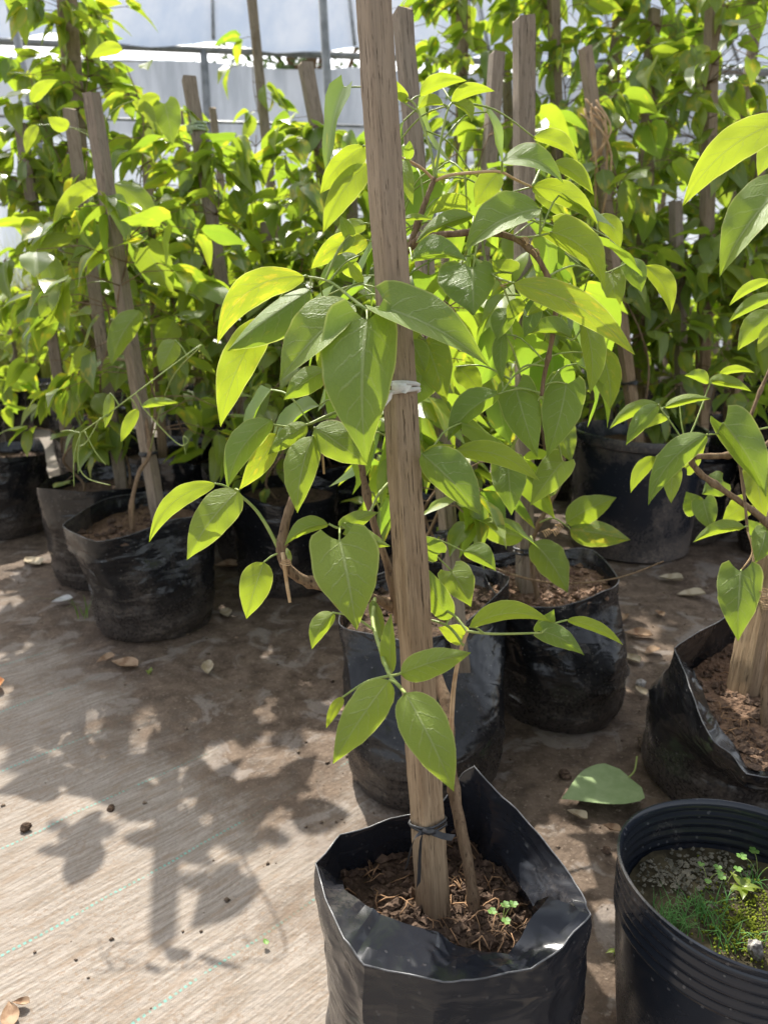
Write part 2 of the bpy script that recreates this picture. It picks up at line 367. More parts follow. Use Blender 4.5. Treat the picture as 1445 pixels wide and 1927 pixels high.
tag(link('ground', mesh('ground', gv, gf), ground_mat()), kind='structure', label='grey woven ground cover cloth half buried under brown soil')
rnd = random.Random(5)
mb = MB()
for k in range(3600):
    x = rnd.uniform(-1.3, 1.5); y = rnd.uniform(.75, 3.0)
    if rnd.random() > sm(-.9, .9, (y-1.25)+(x+.1)*1.4+noise.noise((x*4, y*4, 9))*1.3)+.05: continue
    r = rnd.choice((.0012, .0016, .002, .003, .0045)) * rnd.uniform(.6, 1.3)
    mb.lump((x, y, gh(x, y)+r*.3), r, rnd, .7)
tag(mb.build('soil_crumbs', M['litter']), 'loose crumbs of dry soil and litter on the ground', 'soil crumbs', kind='stuff')

# ------------------------------------------------------------------ leaves
HEART = ([0,.03,.08,.15,.24,.38,.53,.68,.80,.89,.95,1], [.50,.79,.92,.99,1.0,.94,.79,.55,.33,.17,.08,0])
OVATE = ([0,.03,.08,.16,.26,.38,.52,.66,.79,.89,.95,1], [0,.40,.66,.87,.98,1.0,.92,.74,.49,.25,.11,0])
LANCE = ([0,.03,.08,.16,.26,.38,.52,.66,.79,.89,.95,1], [0,.34,.60,.83,.96,1.0,.94,.77,.53,.29,.14,0])
SH = {'h': HEART, 'o': OVATE, 'l': LANCE}
def add_uv(me, uvs):
    lay = me.uv_layers.new(name='UVMap'); idx = np.empty(len(me.loops), dtype=np.int32); me.loops.foreach_get('vertex_index', idx)
    lay.data.foreach_set('uv', np.asarray(uvs, dtype=np.float32)[idx].ravel())
def leaf_grid(nv, nu): 
    n = 2*nu+1
    return [(i*n+k, i*n+k+1, (i+1)*n+k+1, (i+1)*n+k) for i in range(nv) for k in range(2*nu)]
def hero_leaf(parent, bx, by, tx, ty, bend, wa, wb, D, dt=-.012, sa=1, sb=1, s='h', y=.35, b=0.0, k=0.0, wt=None, belly=.0, seed=None):
    """a leaf whose midrib runs from base to tip; its two halves tilt away from (+) or towards (-) the viewer"""
    rr = random.Random(seed if seed is not None else int(bx*7+by*13+tx))
    dx, dy = tx-bx, ty-by; L = math.hypot(dx, dy); d = (dx/L, dy/L); n = (d[1], -d[0])
    wa *= 1.10; wb *= 1.10; b = b or rr.choice((0, 0, 0, 0, .08, .2))
    glow = y >= .55                    # blades seen against the light stand flat or with the upper half leaning forward
    wt = max(wa, wb)*1.07 if glow else max(max(wa, wb)*1.06, .80*(wt or max(max(wa, wb)*1.15, .20*L))); nv, nu = 20, 5
    if glow and n[1] < 0: sa = -1
    elif glow: sb = -1
    pv, pw = SH[s]; verts = []; uvs = []; ph = rr.uniform(0, 6); wav = rr.uniform(.05, .12); frq = rr.uniform(1.6, 3.2)
    lobe = .15 if s == 'h' else .0
    tw = rr.uniform(-.12, .12)
    for i in range(nv+1):
        v = (i/nv)**1.15; wv = float(np.interp(v, pv, pw)); bb = 4*v*(1-v)
        mx = bx+dx*v+n[0]*bend*bb; my = by+dy*v+n[1]*bend*bb
        tip = rr.uniform(-.01, .01)
        dm = D + dt*v + (-.016+belly)*bb*(L/200)
        for q in range(-nu, nu+1):
            u = q/nu; au = abs(u); side = u > 0
            w_ = wa if side else wb; sg = sa if side else sb
            lat = w_*wv*au*(1 if side else -1)
            dd = math.sqrt(max(wt*wt-w_*w_, 0))*wv*(au**1.25)*sg
            dd += wav*wt*math.sin(v*frq*6.28+ph+(0 if side else 1.7))*au**2*wv + wt*.07*noise.noise((v*3+ph, u*1.5, bx))
            dd += tw*wt*u*wv*v
            back = lobe*L*(au**1.6)*max(0, 1-v*3.2)*(1 if au > 0 else 0)
            ed = 1+.07*noise.noise((v*7+ph, u*2, by*.1))
            px = mx+n[0]*lat*ed-d[0]*back; py = my+n[1]*lat*ed-d[1]*back
            verts.append(P(px, py, dm+dd*dm/F)); uvs.append((.5+.5*u, v))
    org = P(bx, by, D)
    me = mesh('leaf', [p-org for p in verts], leaf_grid(nv, nu)); add_uv(me, uvs)
    o = link('leaf', me, M['leaf'], parent, org-parent.location); o.color = (y, b, k, 1)
    return org, o
def proto_leaf(seed, s='o', wid=.26, arch=.25, fold=.25):
    rr = random.Random(seed); nv, nu = 9, 3; pv, pw = SH[s]; vv = []; uvs = []; ph = rr.uniform(0, 6)
    for i in range(nv+1):
        v = i/nv; wv = float(np.interp(v, pv, pw))
        for q in range(-nu, nu+1):
            u = q/nu; x = wid*wv*u; z = -arch*v*v + abs(u)*fold*wid*wv + .035*math.sin(v*9+ph+u)*abs(u)*wv
            yy = v*(1-.12*arch) - (.10*abs(u)**1.6*max(0, 1-3.2*v) if s == 'h' else 0)
            vv.append((x, yy, z)); uvs.append((.5+.5*u, v))
    me = mesh('leaf_blade', vv, leaf_grid(nv, nu)); add_uv(me, uvs); me.materials.append(M['leaf_far']); return me
PROTO = [proto_leaf(1, 'o', .25, .30, .3), proto_leaf(2, 'h', .30, .22, .15), proto_leaf(3, 'h', .28, .45, .35), proto_leaf(4, 'o', .22, .55, .5),
         proto_leaf(5, 'l', .20, .35, .45), proto_leaf(6, 'h', .33, .15, -.2), proto_leaf(7, 'o', .27, .40, -.25), proto_leaf(8, 'l', .23, .65, .25)]
def put_leaf(parent, base, direction, normal, size, rr, y=None, k=None, b=0.0):
    yv = direction.normalized(); xv = yv.cross(normal)
    if xv.length < 1e-4: xv = yv.orthogonal()
    xv.normalize(); zv = xv.cross(yv)
    m = Matrix((xv, yv, zv)).transposed().to_4x4()
    o = bpy.data.objects.new('leaf', rr.choice(PROTO)); COL.objects.link(o); o.parent = parent
    o.matrix_local = Matrix.Translation(base-parent.location) @ m @ Matrix.Diagonal((size*rr.uniform(.9, 1.25), size, size, 1))
    o.color = (rr.uniform(.15, .75) if y is None else y, b, rr.uniform(0, .5) if k is None else k, 1)
    return o

# ------------------------------------------------------------------ stakes and ties
def stake(a, b, width, label, mat='wood', rot=30, seed=0, group=None, name='wooden_stake', n=46):
    a = Vector(a); b = Vector(b); L = (b-a).length; rr = random.Random(seed)
    hw = width/(abs(math.cos(R_(rot)))+abs(math.sin(R_(rot))))/2; vv = []; ff = []
    sect = []
    for (x, y) in ((-1,-1),(1,-1),(1,1),(-1,1)):                 # chamfered square
        for t in (-.13, .13):
            cx, cy = (x, y); ang = math.atan2(y, x)
            sect.append((hw*(cx*(1-abs(t)*.9) if (t < 0) == (x*y > 0) else cx), hw*(cy if (t < 0) == (x*y > 0) else cy*(1-abs(t)*.9))))
    sect.sort(key=lambda p: math.atan2(p[1], p[0])); K = len(sect)
    cr, sr = math.cos(R_(rot)), math.sin(R_(rot))
    for i in range(n+1):
        z = L*i/n; t = i/n; bow = math.sin(t*math.pi)*.006*rr.choice((1,)) ; tw = .06*math.sin(t*5+seed)
        for k, (x, y) in enumerate(sect):
            e = 1+.06*noise.noise((k*3.1+seed, z*14, seed))+.05*noise.noise((k*7.1, z*60, seed))-.10*max(0, noise.noise((k*5.3+seed, z*23, 9))-.35)
            xx, yy = x*e, y*e; c2, s2 = math.cos(R_(rot)+tw), math.sin(R_(rot)+tw)
            jz = (rr.uniform(-.004, .004) if i == n else 0)
            vv.append((c2*xx-s2*yy+bow*noise.noise((seed, 1, 1)), s2*xx+c2*yy, z+jz))
    for i in range(n):
        for k in range(K): ff.append((i*K+k, i*K+(k+1) % K, (i+1)*K+(k+1) % K, (i+1)*K+k))
    ff.append(tuple(range(K))[::-1]); ff.append(tuple(n*K+k for k in range(K)))
    me = mesh('stake', vv, ff, True, 32)
    o = link(name, me, M[mat]); o.location = a; o.rotation_euler = (b-a).to_track_quat('Z', 'Y').to_euler()
    o.rotation_mode = 'QUATERNION'; q = (b-a).normalized().rotation_difference(Vector((0,0,1))).inverted(); o.rotation_quaternion = q
    tag(o, label, 'stake', group); o['hw'] = hw
    return o
def tie(st, a, b, py, mat, r=.0022, turns=2, ends=2, seed=0, flat=1.0, label=None, endlen=.035):
    """band round a stake at the height that lies at picture row py"""
    a = Vector(a); b = Vector(b); rr = random.Random(seed); lo, hi = 0.0, 1.0
    for _ in range(40):
        m_ = (lo+hi)/2; p = a.lerp(b, m_)-CAM; row = H/2 - F*p.dot(UP)/p.dot(FW)
        if row > py: lo = m_
        else: hi = m_
    L = (b-a).length; z0 = L*lo; hw = st['hw']*1.30; mb = MB(); pts = []
    for i in range(turns*18+1):
        q = 2*math.pi*i/18; rad = hw*(1+.06*math.cos(4*q))+r*.5; pts.append(Vector((math.cos(q)*rad, math.sin(q)*rad, z0+.0035*math.sin(q*.5+seed)+i/18*r*1.1)))
    mb.tube(pts, r, 5); band = mb; mb = MB()
    kn = Vector((0, -hw-r, z0+r)); mb.tube([kn+Vector((-.006, 0, .001)), kn+Vector((0, -.003, 0)), kn+Vector((.006, 0, -.001))], r*2.0, 6)
    for e in range(ends):
        dx = (-1, 1, -.5)[e % 3]; L2 = endlen*rr.uniform(.6, 1.0); dn = (.9, .15, 1.2)[e % 3]*rr.uniform(.7, 1.1); cs = spline([kn, kn+Vector((dx*L2*.35, -.005, -.10*L2)), kn+Vector((dx*L2*.6, -.004, -L2*dn))], 4); wd = r*2.6
        mb.quadstrip([c_+Vector((.3*wd, .4*wd, wd*.6)) for c_ in cs], [c_-Vector((.3*wd+wd*.5*i_/8, .2*wd, wd*.6)) for i_, c_ in enumerate(cs)])
    me = mesh('tie', band.v, band.f); o = link('tie', me, M[mat], st); link('knot', mesh('knot', mb.v, mb.f), M[mat], o)
    if label: o['label'] = label
    return o

# ------------------------------------------------------------------ bags and pots
def soil_disc(parent, loop, z, mat, seed, crumbs=0, csize=.004, cmat='crumb', roots=0):
    """uneven soil filling a bag: rings from the loop to the middle"""
    rr = random.Random(seed); c = Vector((sum(p.x for p in loop)/len(loop), sum(p.y for p in loop)/len(loop), z)); n = len(loop); vv = []; ff = []; rings = 9
    hgt = lambda x, y: z+noise.noise((x*16, y*16, seed))*.010+noise.noise((x*55, y*55, seed))*.005+noise.noise((x*140, y*140, seed))*.002
    for i in range(rings):
        t = 1-i/rings
        for p in loop:
            q = c.lerp(Vector((p.x, p.y, z)), t); vv.append((q.x, q.y, hgt(q.x, q.y)))
    vv.append((c.x, c.y, hgt(c.x, c.y)))
    for i in range(rings-1):
        for k in range(n): ff.append((i*n+k, i*n+(k+1) % n, (i+1)*n+(k+1) % n, (i+1)*n+k))
    for k in range(n): ff.append(((rings-1)*n+k, (rings-1)*n+(k+1) % n, rings*n))
    me = mesh('soil', [Vector(v)-c for v in vv], ff); so = link('soil', me, M[mat], parent, c-parent.location)
    if crumbs:
        mb = MB()
        for _ in range(crumbs):
            p = c.lerp(Vector((loop[rr.randrange(n)].x, loop[rr.randrange(n)].y, z)), 0)
            k = rr.randrange(n); p = c.lerp(Vector((loop[k].x, loop[k].y, z)), math.sqrt(rr.random())*.97)
            p.x += rr.uniform(-.008, .008); p.y += rr.uniform(-.008, .008)
            r = csize*rr.choice((.5, .6, .8, 1, 1, 1.4, 2.0))*rr.uniform(.5, 1.2)
            mb.lump((p.x, p.y, hgt(p.x, p.y)+r*.40), r, rr, .8)
        so2 = mb.build('soil_crumbs', M[cmat], None, c, smooth=False); so2.parent = so; so2.location = (0, 0, 0); tag(so2, kind='stuff')
    if roots:
        mb = MB()
        for _ in range(roots):
            k = rr.randrange(n); p = c.lerp(Vector((loop[k].x, loop[k].y, z)), math.sqrt(rr.random())*.85); a = rr.uniform(0, 6.28); pts = []
            for i in range(4):
                pts.append(Vector((p.x, p.y, hgt(p.x, p.y)+.003+.006*math.sin(i*1.3)))); a += rr.uniform(-.9, .9); p.x += math.cos(a)*.010; p.y += math.sin(a)*.010
            mb.tube(pts, rr.uniform(.0004, .0010), 4)
        so3 = mb.build('root_fibres', M['root'], None, c); so3.parent = so; so3.location = (0, 0, 0); tag(so3, kind='stuff')
    return so
def film_bag(label, O, I, base_c, base_r, soil_z, mat='film', soil='soil', seed=0, crumbs=0, csize=.004, cmat='crumb', roots=0, group=None, bulge=.03, sub=6, smooth=.8, sharp=38):
    """plastic grow bag: wall from the ground up to the fold O, then a lip turned in to I, then soil"""
    rr = random.Random(seed); K = len(O); o_l = []; i_l = []
    def cr(Q, k, t):
        p0, p1, p2, p3 = (Vector(Q[(k+j) % len(Q)]) for j in (-1, 0, 1, 2)); lin = p1.lerp(p2, t)
        return lin.lerp(.5*((2*p1)+(p2-p0)*t+(2*p0-5*p1+4*p2-p3)*t*t+(3*p1-p0-3*p2+p3)*t**3), smooth)
    for k in range(K):
        for j in range(sub):
            t = j/sub; jo = Vector((noise.noise((k+t, seed, 0)), noise.noise((k+t, seed, 4)), noise.noise(((k+t)*1.7, seed, 8))))*.004; o_l.append(cr(O, k, t)+jo); i_l.append(cr(I, k, t)+jo)
    n = len(o_l); c = Vector(base_c); vv = []; ff = []
    zt = 20; nl = 4
    rid = lambda a_, b_, c_: (1-abs(noise.noise((a_, b_, c_)))*2.2)
    area = sum(o_l[k].x*o_l[(k+1) % n].y-o_l[(k+1) % n].x*o_l[k].y for k in range(n))
    cc = Vector((sum(p.x for p in o_l)/n, sum(p.y for p in o_l)/n, 0))
    base = []
    for k in range(n):
        d = Vector((o_l[k].x-cc.x, o_l[k].y-cc.y, 0)); d.normalize(); base.append(d)
    for i in range(zt+1):
        t = i/zt
        for k in range(n):
            top = o_l[k]; b_ = c+base[k]*base_r
            lo = b_.lerp(Vector((top.x, top.y, 0)), sm(.35, 1.0, t)); out = bulge*math.sin(math.pi*min(1, t*1.1))*base_r/.15
            th = math.atan2(base[k].y, base[k].x)
            cre = noise.noise((math.cos(th)*2.2+seed, math.sin(th)*2.2, t*13))*.007*(1-sm(.55, 1, t)) + noise.noise((math.cos(th)*9+seed, math.sin(th)*9, t*4))*.0035*(1-sm(.8, 1, t))
            cre += noise.noise((math.cos(th)*3+seed, math.sin(th)*3, t*28))*.0035*(1-sm(.3, .7, t))
            cre += .0045*max(0, rid(math.cos(th)*3.2+seed+t*1.5, math.sin(th)*3.2, t*3.0))**2*sm(.35, .8, t)*(1-sm(.92, 1, t))+.004*max(0, rid(math.cos(th)*2+seed, math.sin(th)*2, t*11))**3*(1-sm(.25, .6, t))
            tuck = -.008*(1-sm(0, .10, t))
            p = lo+base[k]*(out*(1-sm(.6, 1, t))+cre+tuck); p.z = top.z*t
            vv.append(p)
    for j in range(1, nl+1):
        for k in range(n):
            q_ = o_l[k].lerp(i_l[k], j/nl); wd = (o_l[k]-i_l[k]).length; am = wd*.10*(1 if j < nl else .4)
            vv.append(q_+Vector((0, 0, am*(max(0, rid(q_.x*22+seed, q_.y*22, j*.2))**2-.4)+am*.5*noise.noise((q_.x*60, q_.y*60, seed)))))
    for k in range(n): vv.append(Vector((i_l[k].x, i_l[k].y, min(i_l[k].z-.012, soil_z-.02))).lerp(Vector((o_l[k].x, o_l[k].y, soil_z-.03)), .35))
    for i in range(zt+nl+1):
        for k in range(n): ff.append((i*n+k, i*n+(k+1) % n, (i+1)*n+(k+1) % n, (i+1)*n+k))
    if area < 0: ff = [f[::-1] for f in ff]
    org = Vector((c.x, c.y, 0)); me = mesh('bag', [Vector(v)-org for v in vv], ff, True, sharp)
    o = link('grow_bag', me, M[mat]); o.location = org; tag(o, label, 'grow bag', group)
    if crumbs >= 100:
        eb = MB(); eb.tube(o_l+[o_l[0]], .0009, 5, False); eb.build('rim_highlight', M['edge'], o)  # added paler bead, a highlight along the rim put into the colour
    loop = [i_l[k].lerp(o_l[k], .25) for k in range(n)]
    soil_disc(o, loop, soil_z, soil, seed, crumbs, csize, cmat, roots)
    return o
def rnd_bag(label, c, R, Hh, seed, mat='film', soil='soil', crumbs=30, group=None, csize=.005, cmat='crumb'):
    rr = random.Random(seed); K = rr.choice((8, 9, 10)); O = []; I = []
    for k in range(K):
        a = 2*math.pi*(k+rr.uniform(-.25, .25))/K; r = R*rr.uniform(.92, 1.1); z = Hh*rr.uniform(.93, 1.06)
        O.append(Vector((c[0]+math.cos(a)*r, c[1]+math.sin(a)*r, z))); q = rr.uniform(.93, .97)
        I.append(Vector((c[0]+math.cos(a)*r*q, c[1]+math.sin(a)*r*q, z-rr.uniform(.03, .055))))
    return film_bag(label, O, I, (c[0], c[1], 0), R*.88, Hh*.84, mat, soil, seed, crumbs, csize, cmat, 0, group, bulge=.008)
def pot(label, c, R, Hh, mat, ribs=0, soil_z=None, seed=0, taper=.82, soil='soil', group=None, name='plant_pot', crumbs=0):
    prof = [(R*taper*.94, 0), (R*taper, .008)]
    m_ = 10
    for i in range(1, m_+1): t = i/m_; prof.append((R*(taper+(1-taper)*(t**.7))*.985, Hh*(.02+.70*t)))
    zr = Hh*.72
    if ribs:
        st_ = (Hh*.97-zr)/ribs
        for i in range(ribs):
            z = zr+st_*i; prof += [(R*.985, z+st_*.1), (R*1.004, z+st_*.32), (R*1.006, z+st_*.6), (R*.987, z+st_*.85)]
    if not ribs: prof += [(R*.99, Hh*.91), (R*1.035, Hh*.925), (R*1.04, Hh*.96)]
    prof += [(R*1.012 if ribs else R*1.038, Hh*.975), (R*1.015 if ribs else R*1.03, Hh), (R*.995, Hh*1.003), (R*.975, Hh*.99)]
    if ribs:
        for i in range(ribs):
            z = Hh*.97-st_*i; prof += [(R*.960, z-st_*.15), (R*.975, z-st_*.4), (R*.975, z-st_*.6), (R*.958, z-st_*.85)]
    prof += [(R*.95, Hh*.70), (R*.93, Hh*.60), (R*.94, Hh*.585), (R*.90, Hh*.30)]
    n = 96 if ribs else 56; vv = []; ff = []
    for (r, z) in prof:
        for k in range(n):
            a = 2*math.pi*k/n; e = 1+.010*math.sin(2*a+seed)*z/Hh+.004*noise.noise((math.cos(a)*2, math.sin(a)*2, z*9+seed)); vv.append((math.cos(a)*r*e, math.sin(a)*r*e, z+.004*math.sin(a*2+1)*z/Hh))
    for i in range(len(prof)-1):
        for k in range(n): ff.append((i*n+k, i*n+(k+1) % n, (i+1)*n+(k+1) % n, (i+1)*n+k))
    me = mesh('pot', vv, ff, True, 50); o = link(name, me, M[mat]); o.location = (c[0], c[1], 0); tag(o, label, 'pot', group)
    sz = soil_z or Hh*.8; loop = [Vector((c[0]+math.cos(2*math.pi*k/40)*R*.945, c[1]+math.sin(2*math.pi*k/40)*R*.945, sz)) for k in range(40)]
    soil_disc(o, loop, sz, soil, seed, crumbs)
    return o
def ground_c(px, py, R):
    g = G(px, py); return (g.x*(1+R/g.y), g.y+R)

# ------------------------------------------------------------------ the main bag, its stake and its vine
MO = [(594,1625,.285),(640,1572,.283),(735,1542,.285),(785,1530,.288),(835,1505,.288),(862,1468,.312),(892,1442,.345),(945,1500,.312),(1015,1572,.298),(1075,1650,.287),
      (1102,1698,.282),(1111,1722,.276),(1060,1778,.276),(999,1823,.272),(890,1843,.270),(800,1844,.270),(685,1816,.272),(648,1768,.276),(612,1690,.28)]
MI = [(640,1640,.215),(676,1604,.215),(745,1584,.215),(785,1572,.215),(848,1545,.215),(872,1535,.215),(911,1572,.245),(921,1590,.250),(937,1602,.246),(977,1662,.246),
      (1003,1706,.25),(1033,1686,.302),(986,1748,.27),(956,1797,.245),(896,1786,.243),(824,1760,.248),(722,1722,.262),(697,1708,.268),(648,1674,.268)]
O = [G(x, y, z) for x, y, z in MO]; I = [G(x, y, z) for x, y, z in MI]
mc = sum(O, Vector())/len(O)
film_bag('shiny black grow bag with a torn pointed rim, nearest the camera', O, I, (mc.x+.004, mc.y, 0), .138, .222, 'film_clean', 'soil', 3, 1300, .0040, 'crumb', 80, sub=5, bulge=.002, smooth=.0, sharp=20)
a = G(818, 1752, .20); b = P(690, -190, .79)
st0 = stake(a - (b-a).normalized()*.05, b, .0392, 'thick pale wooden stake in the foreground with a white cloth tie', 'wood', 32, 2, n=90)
tie(st0, a-(b-a).normalized()*.05, b, 738, 'white_tie', .0026, 2, 2, 3, label='white cloth strip tied in a knot', endlen=.026)
tie(st0, a-(b-a).normalized()*.05, b, 1550, 'black_tie', .0017, 2, 3, 5, label='black plastic strip tied round the stake', endlen=.05)

def px_path(pts): return [P(*p) for p in pts]
class Vine:
    def __init__(s, base, label, group=None, name='climbing_vine'):
        s.root = empty(name, base); tag(s.root, label, 'vine', group); s.samples = []
    def stem(s, pts, r0, r1, mat='bark', name='stem', n=6, world=False, bump=.10, reach=True):
        q = spline(pts if world else px_path(pts), n); m = len(q); rs = [r0+(r1-r0)*i/(m-1) for i in range(m)]
        if mat == 'bark': rs = [r*(1+.14*noise.noise((i*.35, r0*900, 1))+(.38 if i % 13 == 6 else .12 if i % 13 in (5, 7) else 0)) for i, r in enumerate(rs)]
        mb = MB(); mb.tube(q, rs, 8, True, bump if mat == 'bark' else .02, int(r0*1e5)); o = mb.build(name, M[mat], s.root, q[0])
        if reach: s.samples += q
        return o
    def leaf(self, *a, pet=True, node=None, **kw):
        s_ = self; org, lo_ = hero_leaf(s_.root, *a, **kw)
        if pet and (s_.samples or node):
            nd = P(*node) if node else min(s_.samples, key=lambda q: (q-org).length)
            L = (nd-org).length
            if .004 < L < .16:
                midp = nd.lerp(org, .5)+Vector((0, 0, .10*L)); mb = MB(); mb.tube(spline([nd, midp, org + (org-midp)*.06], 5), [.0016, .0015, .0014, .0013, .0012, .0011, .0011, .0010, .0010, .0010, .0009], 6)
                pe = mb.build("petiole", M["green_stem"], None, nd); pe.parent = lo_; pe.location = nd-org
        return org
v0 = Vine(G(892, 1712, .22), 'broad leaved vine climbing the foreground stake in sharp focus')
v0.stem([(893,1722,.86),(890,1690,.865),(876,1600,.87),(856,1500,.875),(846,1420,.88),(842,1340,.90),(812,1245,.93),(752,1155,.93),(705,1127,.89),(630,1108,.85),(565,1088,.82),(533,1055,.81),
         (531,1015,.81),(548,950,.815),(578,892,.825),(606,845,.84),(640,790,.87),(690,720,.905),(728,620,.915),(748,520,.915),(768,470,.91),(805,446,.89),(855,440,.88),(905,437,.875),(960,446,.87),(1002,474,.875),
         (1030,520,.88),(1045,562,.89),(1042,612,.895),(1033,665,.905),(1024,705,.915),(1018,745,.92)], .0068, .0026)
v0.stem([(748,1170,.92),(735,1085,.90),(708,1000,.89),(692,940,.885),(680,875,.885),(668,810,.89),(690,745,.91)], .0045, .0035)
v0.stem([(768,470,.91),(786,420,.915),(804,370,.92),(818,335,.92)], .0038, .0028)
v0.stem([(818,337,.92),(812,290,.922),(798,245,.925),(783,200,.93),(766,186,.935)], .0019, .0011, 'green_stem')
v0.stem([(819,333,.92),(826,285,.922),(834,240,.925),(842,207,.93),(850,193,.935)], .0019, .0011, 'green_stem')
v0.stem([(817,340,.92),(795,318,.92),(770,303,.92),(748,293,.92)], .0019, .0013, 'tan')
v0.stem([(820,340,.92),(845,330,.91),(890,325,.90),(938,323,.885),(970,338,.88),(1001,352,.88)], .0021, .0012, 'tan')
v0.stem([(846,1440,.88),(853,1300,.87),(866,1228,.85),(880,1187,.83)], .0030, .0018, 'tan')
v0.stem([(880,1188,.83),(930,1193,.81),(1018,1191,.79)], .0016, .0011, 'green_stem')
v0.stem([(880,1190,.83),(850,1155,.85),(800,1135,.87)], .0016, .0014, 'green_stem')
v0.stem([(872,1215,.84),(845,1180,.85),(805,1165,.87)], .0016, .0014, 'green_stem')
v0.stem([(705,1127,.88),(702,1170,.82),(715,1220,.77),(732,1268,.72),(750,1290,.695),(762,1304,.675)], .0024, .0015, 'green_stem')
v0.stem([(733,1272,.715),(745,1270,.71),(754,1267,.705)], .0015, .0012, 'green_stem')
v0.stem([(530,1045,.81),(508,1000,.805),(482,960,.80),(452,932,.79),(440,925,.785)], .0022, .0013, 'green_stem')
v0.stem([(735,905,.90),(712,930,.87),(695,965,.84),(668,985,.81),(640,994,.80),(619,986,.80)], .0018, .0012, 'green_stem')
v0.stem([(700,742,.905),(650,768,.88),(610,785,.86),(578,799,.845),(540,803,.84),(513,799,.83)], .0021, .0012, 'green_stem')
v0.stem([(728,620,.915),(712,590,.86),(698,583,.80),(690,585,.78)], .0026, .0018, 'green_stem')
v0.stem([(748,520,.915),(735,560,.87),(722,580,.80)], .0020, .0014, 'green_stem')
v0.stem([(692,585,.79),(660,560,.82),(620,530,.84),(573,520,.845)], .0019, .0012, 'green_stem')
v0.stem([(752,1010,.93),(770,930,.90),(782,892,.86),(796,876,.83)], .0018, .0012, 'green_stem')
v0.stem([(960,446,.87),(1000,446,.865),(1036,438,.86)], .0015, .0011, 'green_stem')
v0.stem([(1043,600,.894),(1075,640,.89),(1100,604,.89)], .0013, .0010, 'green_stem')
v0.stem([(1030,690,.91),(985,690,.92),(942,740,.905)], .0014, .0010, 'green_stem')
v0.stem([(905,437,.875),(920,510,.875),(966,533,.835)], .0014, .0011, 'green_stem')
v0.stem([(1030,520,.88),(1080,500,.95),(1130,515,1.02),(1180,495,1.04)], .0014, .0010, 'green_stem')
v0.stem([(532,1040,.805),(536,1070,.80),(541,1105,.798),(546,1134,.797)], .0022, .0016, 'tan', 'dry_stalk', reach=False)
v0.stem([(606,848,.838),(608,868,.836),(610,892,.835)], .0015, .0012, 'tan', 'dry_stalk', reach=False)
def tendril(v, c, d, r, turns, mat='tan', rad=.0006, stretch=.010, axis_=(1, .2, .5)):
    ax = Vector(axis_).normalized(); u = ax.orthogonal().normalized(); w_ = ax.cross(u); c0 = P(c[0], c[1], d); pts = []
    for i in range(int(turns*12)+1):
        q = i/12*2*math.pi; k = r*(1-.35*i/(turns*12)); pts.append(c0+u*math.cos(q)*k+w_*math.sin(q)*k+ax*stretch*i/12)
    mb = MB(); mb.tube(pts, rad, 5); mb.build('tendril', M[mat], v.root, c0)
tendril(v0, (985, 455), .865, .005, 2.5, stretch=.002); tendril(v0, (1003, 478), .87, .005, 2, stretch=.004); tendril(v0, (538, 1063), .80, .006, 3, stretch=.002, axis_=(.2, .1, 1))
tendril(v0, (948, 525), .86, .006, 1.5, stretch=.006, axis_=(.1, .1, -1))
Lf = v0.leaf
Lf(691,602,690,873,-9,56,74,.755,dt=-.02,y=.30,k=.35,wt=86,node=(690,584,.78))
Lf(722,580,922,692,14,52,20,.775,dt=-.02,y=.30,k=.35,wt=66,sb=-1,b=.22,node=(700,583,.79))
Lf(668,574,526,718,-10,24,54,.79,dt=-.01,sa=-1,y=.42,k=.2,wt=62,b=.3,s='o',node=(692,585,.79))
Lf(573,520,409,648,-42,30,30,.835,y=.85,b=.62,s='l',wt=52)
Lf(584,545,428,661,-4,46,17,.845,y=.45,k=.75,b=.3,s='o',wt=54)
Lf(503,598,415,804,-14,30,36,.865,y=.72,b=.3,s='o',wt=46)
Lf(610,698,534,752,-4,24,22,.86,y=.3,k=.2,s='o')
Lf(674,482,597,540,-6,10,18,.86,y=.25,k=.7,s='o',wt=26)
Lf(692,452,585,506,-14,24,22,.895,y=.85,b=.55,s='l')
Lf(683,532,655,490,2,9,9,.835,y=.55,s='l')
Lf(684,275,602,366,-10,28,18,.885,y=.7,s='o',wt=40); Lf(692,308,608,440,-12,26,22,.89,y=.65,s='o',wt=42)
Lf(658,442,640,404,0,11,12,.86,y=.3,k=.4); Lf(660,446,645,476,0,9,8,.86,y=.4,k=.3)
Lf(688,420,622,462,-8,16,16,.90,y=.5,s='o'); Lf(676,520,640,470,6,14,16,.91,y=.65,s='o')
Lf(890,503,891,594,0,38,62,.855,dt=-.03,y=.20,k=.45,wt=70,node=(905,437,.875))
Lf(1018,393,873,474,-17,18,46,.85,sa=-1,y=.35,k=.4,wt=60,s='o',node=(1015,440,.865))
Lf(944,303,1060,346,22,30,13,.87,sb=-1,y=.22,k=.45,wt=44,s='o'); Lf(1001,352,1125,422,18,24,20,.88,y=.72,b=.2,s='o',wt=40)
Lf(1038,437,1137,546,24,38,24,.855,y=.68,b=.3,s='h',wt=52)
Lf(966,533,1195,669,24,29,26,.825,dt=-.03,y=.78,b=.52,s='l',wt=50)
Lf(963,514,925,490,4,22,24,.88,y=.5); Lf(938,325,894,390,-4,22,22,.92,y=.75,b=.3,s='o')
Lf(878,396,800,410,-12,8,26,.92,y=.62,s='h',wt=34); Lf(891,407,782,458,-10,10,20,.90,y=.5,k=.2,s='l',wt=32)
Lf(775,490,880,493,14,34,8,.85,y=.22,k=.55,s='o',wt=44,node=(768,470,.91))
